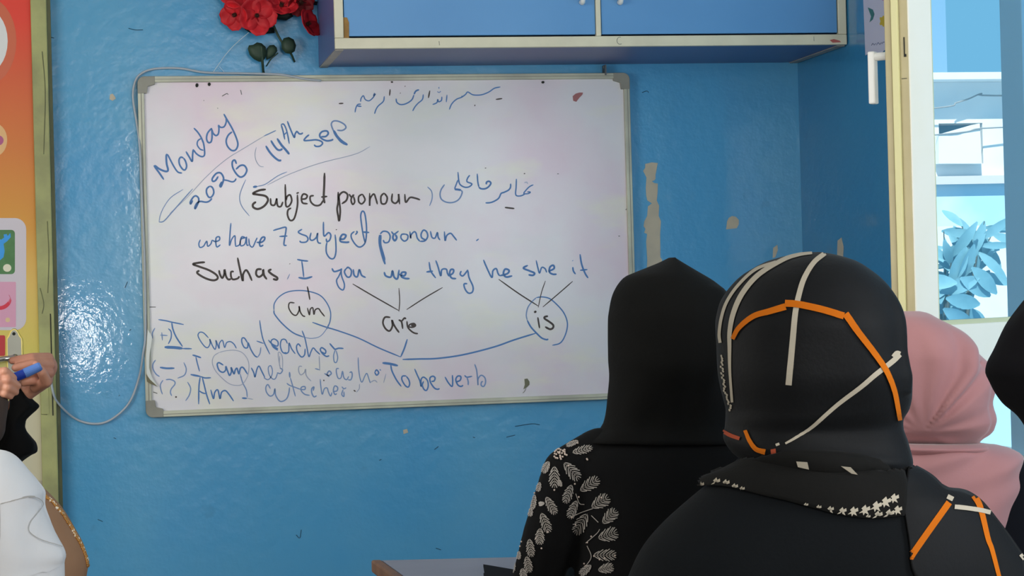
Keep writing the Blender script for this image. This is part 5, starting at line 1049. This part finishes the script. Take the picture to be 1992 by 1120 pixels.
# ---- woman in the pink hijab
Y3 = 4.20
w3 = thing('person', (PY(1805, 760, Y3).x, Y3 + 0.1, 0), 'woman seen from behind in dusty pink hijab below the open window sash', 'person')
Rh = [(605, 1786), (608, 1800), (617, 1815), (631, 1840), (647, 1865), (672, 1890), (695, 1905), (712, 1917), (725, 1923), (755, 1924), (777, 1923), (805, 1927), (832, 1928), (843, 1922), (852, 1910), (862, 1902)]
Lh = [(605, 1745), (608, 1731), (617, 1716), (631, 1706), (647, 1699), (672, 1692), (712, 1687), (755, 1684), (805, 1686), (832, 1690), (852, 1702), (862, 1712)]
fr3 = [(605, .03), (617, .065), (647, .10), (700, .118), (780, .112), (840, .09), (862, .075)]
bk3 = [(605, .03), (617, .070), (647, .112), (700, .138), (780, .140), (830, .125), (848, .100), (862, .075)]
def fold3(y, ph):
    if math.sin(ph) > 0.2: return 0
    x = 1805 + 118 * math.cos(ph); dx_, dy_ = x - 1752, 838 - y; r_ = math.hypot(dx_, dy_); a_ = math.atan2(dy_, dx_)
    k = min(1, r_ / 60) * min(1, max(0, (y - 625) / 50))
    v = 0.0075 * math.exp(-((a_ - 0.93) / 0.07) ** 2) - 0.008 * math.exp(-((a_ - 1.06) / 0.07) ** 2) - 0.006 * math.exp(-((a_ - 0.78) / 0.06) ** 2) + 0.005 * math.exp(-((a_ - 0.64) / 0.07) ** 2)
    v += 0.003 * math.sin(15 * a_) - 0.004 * math.exp(-((a_ - 0.05) / 0.08) ** 2)
    v -= 0.005 * math.exp(-((x - 1893 - (y - 720) * 0.03) / 8.0) ** 2) * (700 < y < 850)
    return v * k
pk = cloth('dusty_pink_chiffon', lin(186, 134, 135), lin(176, 124, 127), rough=0.75, sheen=0.3, bump=0.03, bscale=220)
h = MB(); loft(h, Y3, Lh, Rh, fr3, bk3, 605, 862, n=80, seg=140, power=1.25, fold=fold3, hole=face_hole(665, 815), cap_bottom=False)
Rc = [(858, 1893), (862, 1912), (868, 1918), (876, 1915), (882, 1906)]; Lc = [(858, 1712), (868, 1690), (882, 1700)]
loft(h, Y3, Lc, Rc, [(858, .075), (868, .10), (882, .085)], [(858, .09), (868, .125), (882, .10)], 858, 882, n=10, seg=100, fold=lambda y, ph: 0.003 * math.sin(5 * ph), cap_top=False, cap_bottom=False)
Rc = [(864, 1940), (868, 1952), (875, 1966), (883, 1978), (893, 1985), (914, 1988), (940, 1985), (986, 1972), (1034, 1956), (1080, 1938), (1110, 1925)]; Lc = [(864, 1690), (872, 1668), (883, 1650), (914, 1632), (940, 1630), (1034, 1645), (1110, 1670)]
def fold3b(y, ph): return (0.011 * math.sin(1.6 * math.cos(ph) * 4 + (y - 864) * 0.10) * math.exp(-(y - 864) / 45.0) + 0.003 * math.sin(9 * math.cos(ph) + y * 0.01)) * (math.sin(ph) < 0.1)
loft(h, Y3, Lc, Rc, [(864, .085), (900, .11), (1110, .125)], [(864, .090), (880, .118), (914, .130), (1110, .145)], 864, 1110, n=50, seg=120, fold=fold3b, cap_bottom=False)
cloth_obj('hijab', h, pk, w3)
d = MB(); hd3 = PY(1805, 735, Y3)
loft(d, Y3, [(872, 1720), (890, 1665), (920, 1625), (1000, 1612), (1120, 1610), (1300, 1660), (1420, 1670)], [(872, 1930), (890, 1988), (905, 2000), (920, 2006), (1000, 2012), (1120, 2014), (1300, 1950), (1420, 1950)], [(872, .06), (920, .09), (1420, .12)], [(872, .06), (920, .10), (1420, .12)], 872, 1420, n=40, seg=64)
seated_skirt(d, hd3.x, Y3, 0.48); link_mesh('dress', fuse(d, 0.008, 6), cloth('navy_black_dress', lin(14, 14, 20), lin(18, 18, 24)), w3)
seated_body(w3, hd3, 0.0, PY(1805, 930, Y3).z, Y3, hipz=0.48, handz=0.62, reach=0.24)

# ---- woman in black at the right edge, head in profile
Y4 = 3.32
w4 = thing('person', (PY(2090, 700, Y4).x, Y4 + 0.1, 0), 'woman in plain black hijab cut off by the right edge of the photo', 'person')
Lh = [(540, 2070), (548, 2044), (560, 2024), (575, 2008), (595, 1991), (635, 1961), (680, 1940), (712, 1926), (722, 1925), (745, 1935), (785, 1960), (810, 1990), (835, 2008), (880, 2030)]
Rh = [(540, 2090), (548, 2120), (560, 2145), (595, 2185), (650, 2215), (720, 2220), (785, 2210), (835, 2190), (880, 2190)]
dd = [(540, .02), (560, .055), (600, .085), (680, .105), (745, .105), (810, .09), (880, .09)]
h = MB(); loft(h, Y4, Lh, Rh, dd, dd, 540, 880, n=60, seg=90, power=1.25, hole=face_hole(610, 800, a=R(78), w=0.7), cap_bottom=False, fold=lambda y, ph: 0.002 * math.sin(6 * ph + y * 0.02))
cloth_obj('hijab', h, cloth('plum_black_hijab', lin(12, 11, 15), lin(15, 14, 18)), w4)
d = MB(); hd4 = PY(2100, 690, Y4)
loft(d, Y4, [(866, 2060), (890, 2040), (930, 2010), (1000, 2002), (1200, 2002), (1560, 2010)], [(866, 2180), (890, 2220), (930, 2270), (1000, 2300), (1200, 2300), (1560, 2290)], [(866, .06), (930, .10), (1560, .13)], [(866, .06), (930, .11), (1560, .13)], 866, 1560, n=40, seg=60)
seated_skirt(d, PY(2150, 690, Y4).x, Y4, 0.50, thigh=0.34); link_mesh('dress', fuse(d, 0.008, 6), black, w4)
seated_body(w4, hd4, R(70), PY(2110, 960, Y4).z, Y4, thigh=0.34, handz=0.62, reach=0.2, sh=0.05)

# ---- person with the white scarf at the lower left
Y5 = 4.20
w5 = thing('person', (PY(-15, 1000, Y5).x, Y5 + 0.1, 0), 'person in white head scarf and tan beaded coat at the lower left corner', 'person')
Rh = [(875, 2), (877, 12), (880, 20), (886, 30), (893, 38), (903, 47), (914, 56), (936, 75), (959, 89), (977, 88), (1011, 98), (1045, 112), (1079, 124), (1094, 120), (1120, 120), (1200, 128), (1290, 134)]
Lh = [(875, -20), (877, -30), (880, -42), (893, -68), (914, -88), (936, -104), (959, -112), (1011, -122), (1079, -150), (1200, -160), (1290, -165)]
d5f = [(875, .02), (880, .05), (893, .075), (936, .10), (1000, .11), (1290, .11)]; d5b = [(875, .02), (880, .05), (893, .085), (936, .115), (1000, .125), (1100, .13), (1290, .135)]
def fold5(y, ph):
    if math.sin(ph) > 0: return 0
    x = math.cos(ph); return 0.004 * math.sin(4 * x + y * 0.02) * min(1, max(0, (y - 900) / 60)) + 0.003 * math.sin(9 * x - y * 0.013) * min(1, max(0, (y - 980) / 80))
h = MB(); loft(h, Y5, Lh, Rh, d5f, d5b, 875, 1290, n=80, seg=110, power=1.2, fold=fold5, hole=face_hole(905, 1030, w=0.75), cap_bottom=False)
hme = h.mesh('head_scarf'); bv5 = bvh_of(hme); st_ = MB(); c3 = lambda l: [(x / 2.667, 700 + y / 2.667) for x, y in l]
hem = c3([(0, 748), (60, 728), (130, 709), (180, 716), (202, 745), (180, 792), (142, 840), (132, 880), (150, 906), (200, 936), (270, 963), (304, 976)])
cloth_ribbon(st_, bv5, hem, 1.5, .0085, 1, 8)
pat = cloth_patch(bv5, hem, c3([(0, 1130), (40, 1130), (80, 1130), (120, 1125), (150, 1120), (180, 1110), (210, 1100), (240, 1100), (260, 1090), (280, 1080), (300, 1070), (315, 1055)]), 50, 20, 0.0035, 0.002)
append_mb(hme, st_, 0); join_mesh(hme, pat)
for p in hme.polygons: p.use_smooth = True
white = cloth('white_scarf_cotton', lin(240, 238, 238), lin(232, 231, 233), bump=0.03)
sc5 = link_mesh('head_scarf', hme, [white, cloth('scarf_hem_shadow', lin(190, 184, 178))], w5)  # grey hem line carries the painted shadow of the fold edge
d = MB(); coff = 0.09
Lc = [(955, -110), (985, -160), (1011, -185), (1064, -215), (1109, -225), (1300, -225), (1420, -200)]; Rc = [(955, 84), (962, 90), (985, 112), (1011, 131), (1037, 146), (1064, 161), (1090, 170), (1109, 172), (1130, 168), (1200, 166), (1300, 160), (1420, 150)]
loft(d, Y5, Lc, Rc, [(955, .04), (985, .08), (1100, .10), (1420, .12)], [(955, .04), (985, .08), (1100, .10), (1420, .12)], 955, 1420, n=50, seg=70, yoff=[(955, coff), (1420, coff - 0.03)])
hd5 = PY(-15, 1012, Y5) + Vector((0, -0.012, 0)); seated_skirt(d, hd5.x, Y5 + coff, 0.47)
me = fuse(d, 0.006, 4)
tan = cloth('tan_coat_wool', lin(150, 116, 90), lin(138, 104, 80)); bvc = bvh_of(me); tr_ = MB(); br_ = random.Random(4)
edge = smooth_line([(x, y, 0) for x, y in [(88, 964), (100, 973), (112, 986), (122, 998), (131, 1012), (139, 1024), (146, 1038), (154, 1051), (161, 1065), (168, 1084), (171, 1100)]], 9)
for k, p in enumerate(edge):
    for q in range(3):
        for ins_ in range(0, 24):
            hpt, _ = cast(bvc, p.x + 1 - ins_ * 0.4 - q * 1.5, p.y + 0.5 + q * 0.8 + br_.uniform(-1, 1), 0.001)
            if hpt is not None: tr_.ball(hpt, 0.0016 + 0.0009 * br_.random(), su=6, sv=4, mi=1 if br_.random() < 0.12 else 0); break
append_mb(me, tr_, 1)
co = link_mesh('coat', me, [tan, mat('gold_beads', lin(196, 140, 74), 0.3, metal=0.6), mat('white_sequins', lin(240, 228, 206), 0.12, spec=0.9)], w5); co['label'] = 'tan coat with gold beaded trim'
seated_body(w5, hd5, 0.0, PY(-15, 1060, Y5).z, Y5 + coff - 0.01, hipz=0.47, tilt=0.0, handz=0.60, reach=0.24, sh=0.08)

# ---- teacher at the left edge, only the hands with the marker are in view
YT = 5.05
w6 = thing('person', (PY(-215, 900, YT).x, YT, 0), 'person standing at the left edge, hands holding a blue marker, wide black sleeve hanging', 'person')
hnd = MB(); T = lambda l: [PY(*p) for p in l]
hnd.chain(T([(34, 790, 5.11), (46, 762, 5.1), (70, 738, 5.095), (86, 714, 5.095)]), [.023, .024, .031, .030])
hnd.chain(T([(70, 738, 5.095), (84, 738, 5.09)]), [.028, .022])
for ch_, rr_ in (([(94, 696, 5.085), (62, 695, 5.045), (24, 701, 5.05)], .0104), ([(97, 709, 5.075), (64, 708, 5.03), (30, 715, 5.035)], .0106), ([(95, 725, 5.07), (66, 724, 5.022), (40, 731, 5.03)], .0102), ([(90, 742, 5.07), (66, 741, 5.025), (46, 745, 5.035)], .0092)):
    hnd.chain(T(ch_), [rr_ * 1.2, rr_, rr_ * 0.85])
hnd.chain(T([(70, 752, 5.05), (90, 742, 5.015), (82, 724, 4.995), (70, 709, 4.988)]), [.0140, .0125, .0112, .0092])
hnd.chain(T([(-24, 800, 4.95), (-16, 768, 4.945), (-10, 745, 4.945)]), [.024, .028, .034])
hnd.capsule(*T([(-14, 768, 4.945), (0, 752, 4.945)]), .028, .024)
for ch_, rr_ in (([(-10, 726, 4.95), (10, 722, 4.922), (26, 735, 4.935)], .0100), ([(-8, 738, 4.942), (16, 739, 4.918), (34, 750, 4.936)], .0104), ([(-6, 750, 4.942), (16, 754, 4.92), (30, 762, 4.938)], .0100), ([(-8, 760, 4.942), (10, 766, 4.923), (20, 771, 4.936)], .0088)):
    hnd.chain(T(ch_), [rr_ * 1.2, rr_, rr_ * 0.85])
hnd.chain(T([(-14, 752, 4.97), (-6, 728, 5.0), (10, 730, 5.015)]), [.0145, .0115, .0095])
hm_ = fuse(hnd, 0.0026, 3)
b = MB(); hdT = PY(-215, 400, YT); shz = hdT.z - 0.235; bx = hdT.x
head_geo(b, hdT, R(25)); b.capsule((bx, YT - 0.01, hdT.z - 0.06), (bx, YT, shz), 0.05, 0.052); b.chain([(bx, YT, shz - 0.04), (bx, YT, shz - 0.28), (bx, YT, 0.86)], [.09, .10, .115])
er, el = PY(-62, 905, 5.0), PY(-34, 900, 5.17)
b.chain([Vector((bx, YT, shz - 0.03)), Vector((bx + 0.15, YT - 0.02, shz - 0.04)), el, PY(34, 790, 5.11)], [.050, .042, .036, .024]); b.chain([Vector((bx - 0.10, YT - 0.06, shz - 0.05)), Vector((bx - 0.14, YT - 0.06, shz - 0.06)), Vector((bx - 0.10, YT - 0.13, shz - 0.31)), PY(-24, 800, 4.95)], [.05, .045, .036, .024])
for s_ in (-1, 1): b.chain([Vector((bx + 0.09 * s_, YT, 0.84)), Vector((bx + 0.09 * s_, YT + 0.01, 0.46)), Vector((bx + 0.09 * s_, YT, 0.08))], [.085, .058, .038]); b.capsule((bx + 0.09 * s_, YT - 0.03, 0.035), (bx + 0.09 * s_, YT + 0.15, 0.026), 0.034, 0.024)
bm_ = fuse(b, 0.0045, 4); join_mesh(bm_, hm_); link_mesh('body', bm_, skin, w6)
brown = cloth('dark_brown_robe', lin(74, 62, 56), lin(64, 54, 50))
d = MB(); zr_ = lambda z: 611 + (1.25 - z) * FPX / ((PY(-215, 700, YT) - CAM).dot(fwd))
rows = [(shz + 0.04, .07, .072), (shz - 0.03, .17, .105), (shz - 0.12, .19, .115), (shz - 0.35, .165, .125), (0.86, .185, .15), (0.45, .22, .18), (0.05, .26, .21)]
loft(d, YT, [(zr_(z), -215 - hw_ * 860) for z, hw_, dp in rows], [(zr_(z), -215 + hw_ * 860) for z, hw_, dp in rows], [(zr_(z), dp) for z, hw_, dp in rows], [(zr_(z), dp) for z, hw_, dp in rows], zr_(shz + 0.04), zr_(0.05), n=50, seg=72)
d.chain([Vector((bx - 0.14, YT - 0.06, shz - 0.06)), Vector((bx - 0.10, YT - 0.13, shz - 0.31)), PY(-34, 830, 4.945), PY(-22, 785, 4.95)], [.062, .055, .050, .044])
d.chain([Vector((bx + 0.15, YT - 0.02, shz - 0.05)), el + Vector((-0.02, 0.0, -0.01))], [.062, .052])
link_mesh('robe', fuse(d, 0.006, 5), brown, w6)
d = MB(); Lsv = [(752, 24), (770, 18), (790, 18), (805, 12), (840, 5), (880, -12), (925, -60)]; Rsv = [(752, 40), (762, 50), (776, 62), (790, 75), (797, 70), (806, 60), (818, 50), (828, 49), (838, 53), (850, 62), (862, 71), (872, 73), (880, 71), (884, 62), (925, 10)]
loft(d, 5.10, Lsv, Rsv, [(752, .03), (790, .04), (925, .05)], [(752, .03), (790, .04), (925, .05)], 752, 925, n=60, seg=48, fold=lambda y, ph: 0.002 * math.sin(5 * ph + y * 0.05))
dm = d.mesh('s'); bm = bmesh.new(); bm.from_mesh(dm); bmesh.ops.recalc_face_normals(bm, faces=bm.faces); bm.to_mesh(dm); bm.free()
for p in dm.polygons: p.use_smooth = True
link_mesh('sleeve', dm, black, w6)['label'] = 'wide black sleeve hanging from the wrist'
Rh = [(zr_(hdT.z + z), -215 + hw_ * 860) for z, hw_ in ((.155, .01), (.145, .05), (.11, .088), (.05, .110), (-.03, .112), (-.12, .098), (-.18, .11), (-.26, .17))]; Lh = [(y, -430 - x) for y, x in Rh]
dp_ = [(zr_(hdT.z + z), v) for z, v in ((.155, .02), (.145, .05), (.11, .10), (.05, .125), (-.03, .122), (-.12, .095), (-.18, .10), (-.26, .13))]
h = MB(); loft(h, YT, Lh, Rh, dp_, dp_, Rh[0][0], Rh[-1][0], n=50, seg=80, power=1.2, hole=face_hole(zr_(hdT.z + .085), zr_(hdT.z - .11), a=R(25), w=0.72), cap_bottom=False); cloth_obj('hijab', h, black, w6)
# marker
mk = thing('marker_pen', PY(40, 727, 4.955), 'blue capped whiteboard marker held in the two hands at the left edge', 'marker')
p0, p1, p2, p3 = PY(0, 745, 4.955), PY(14, 740, 4.955), PY(48, 726, 4.955), PY(80, 711.5, 4.955)
g = MB(); g.tube([p1, p2], .0104, 18); g.build('barrel', mat('navy_blue_barrel', lin(22, 54, 150), 0.3), mk, smooth=False)
g = MB(); ax = (p3 - p2).normalized(); g.tube([p2 + ax * 0.0004, p2 + ax * 0.004, p3 - ax * 0.004, p3], [.0108, .0110, .0100, .0080], 18); g.build('cap', mat('light_blue_cap', lin(84, 122, 190), 0.3), mk)
g = MB(); ax = (p1 - p0).normalized(); g.tube([p0, p1 - ax * 0.006, p1 - ax * 0.0004], [.0045, .0072, .0092], 16); g.build('nib_collar', M['chrome'], mk)
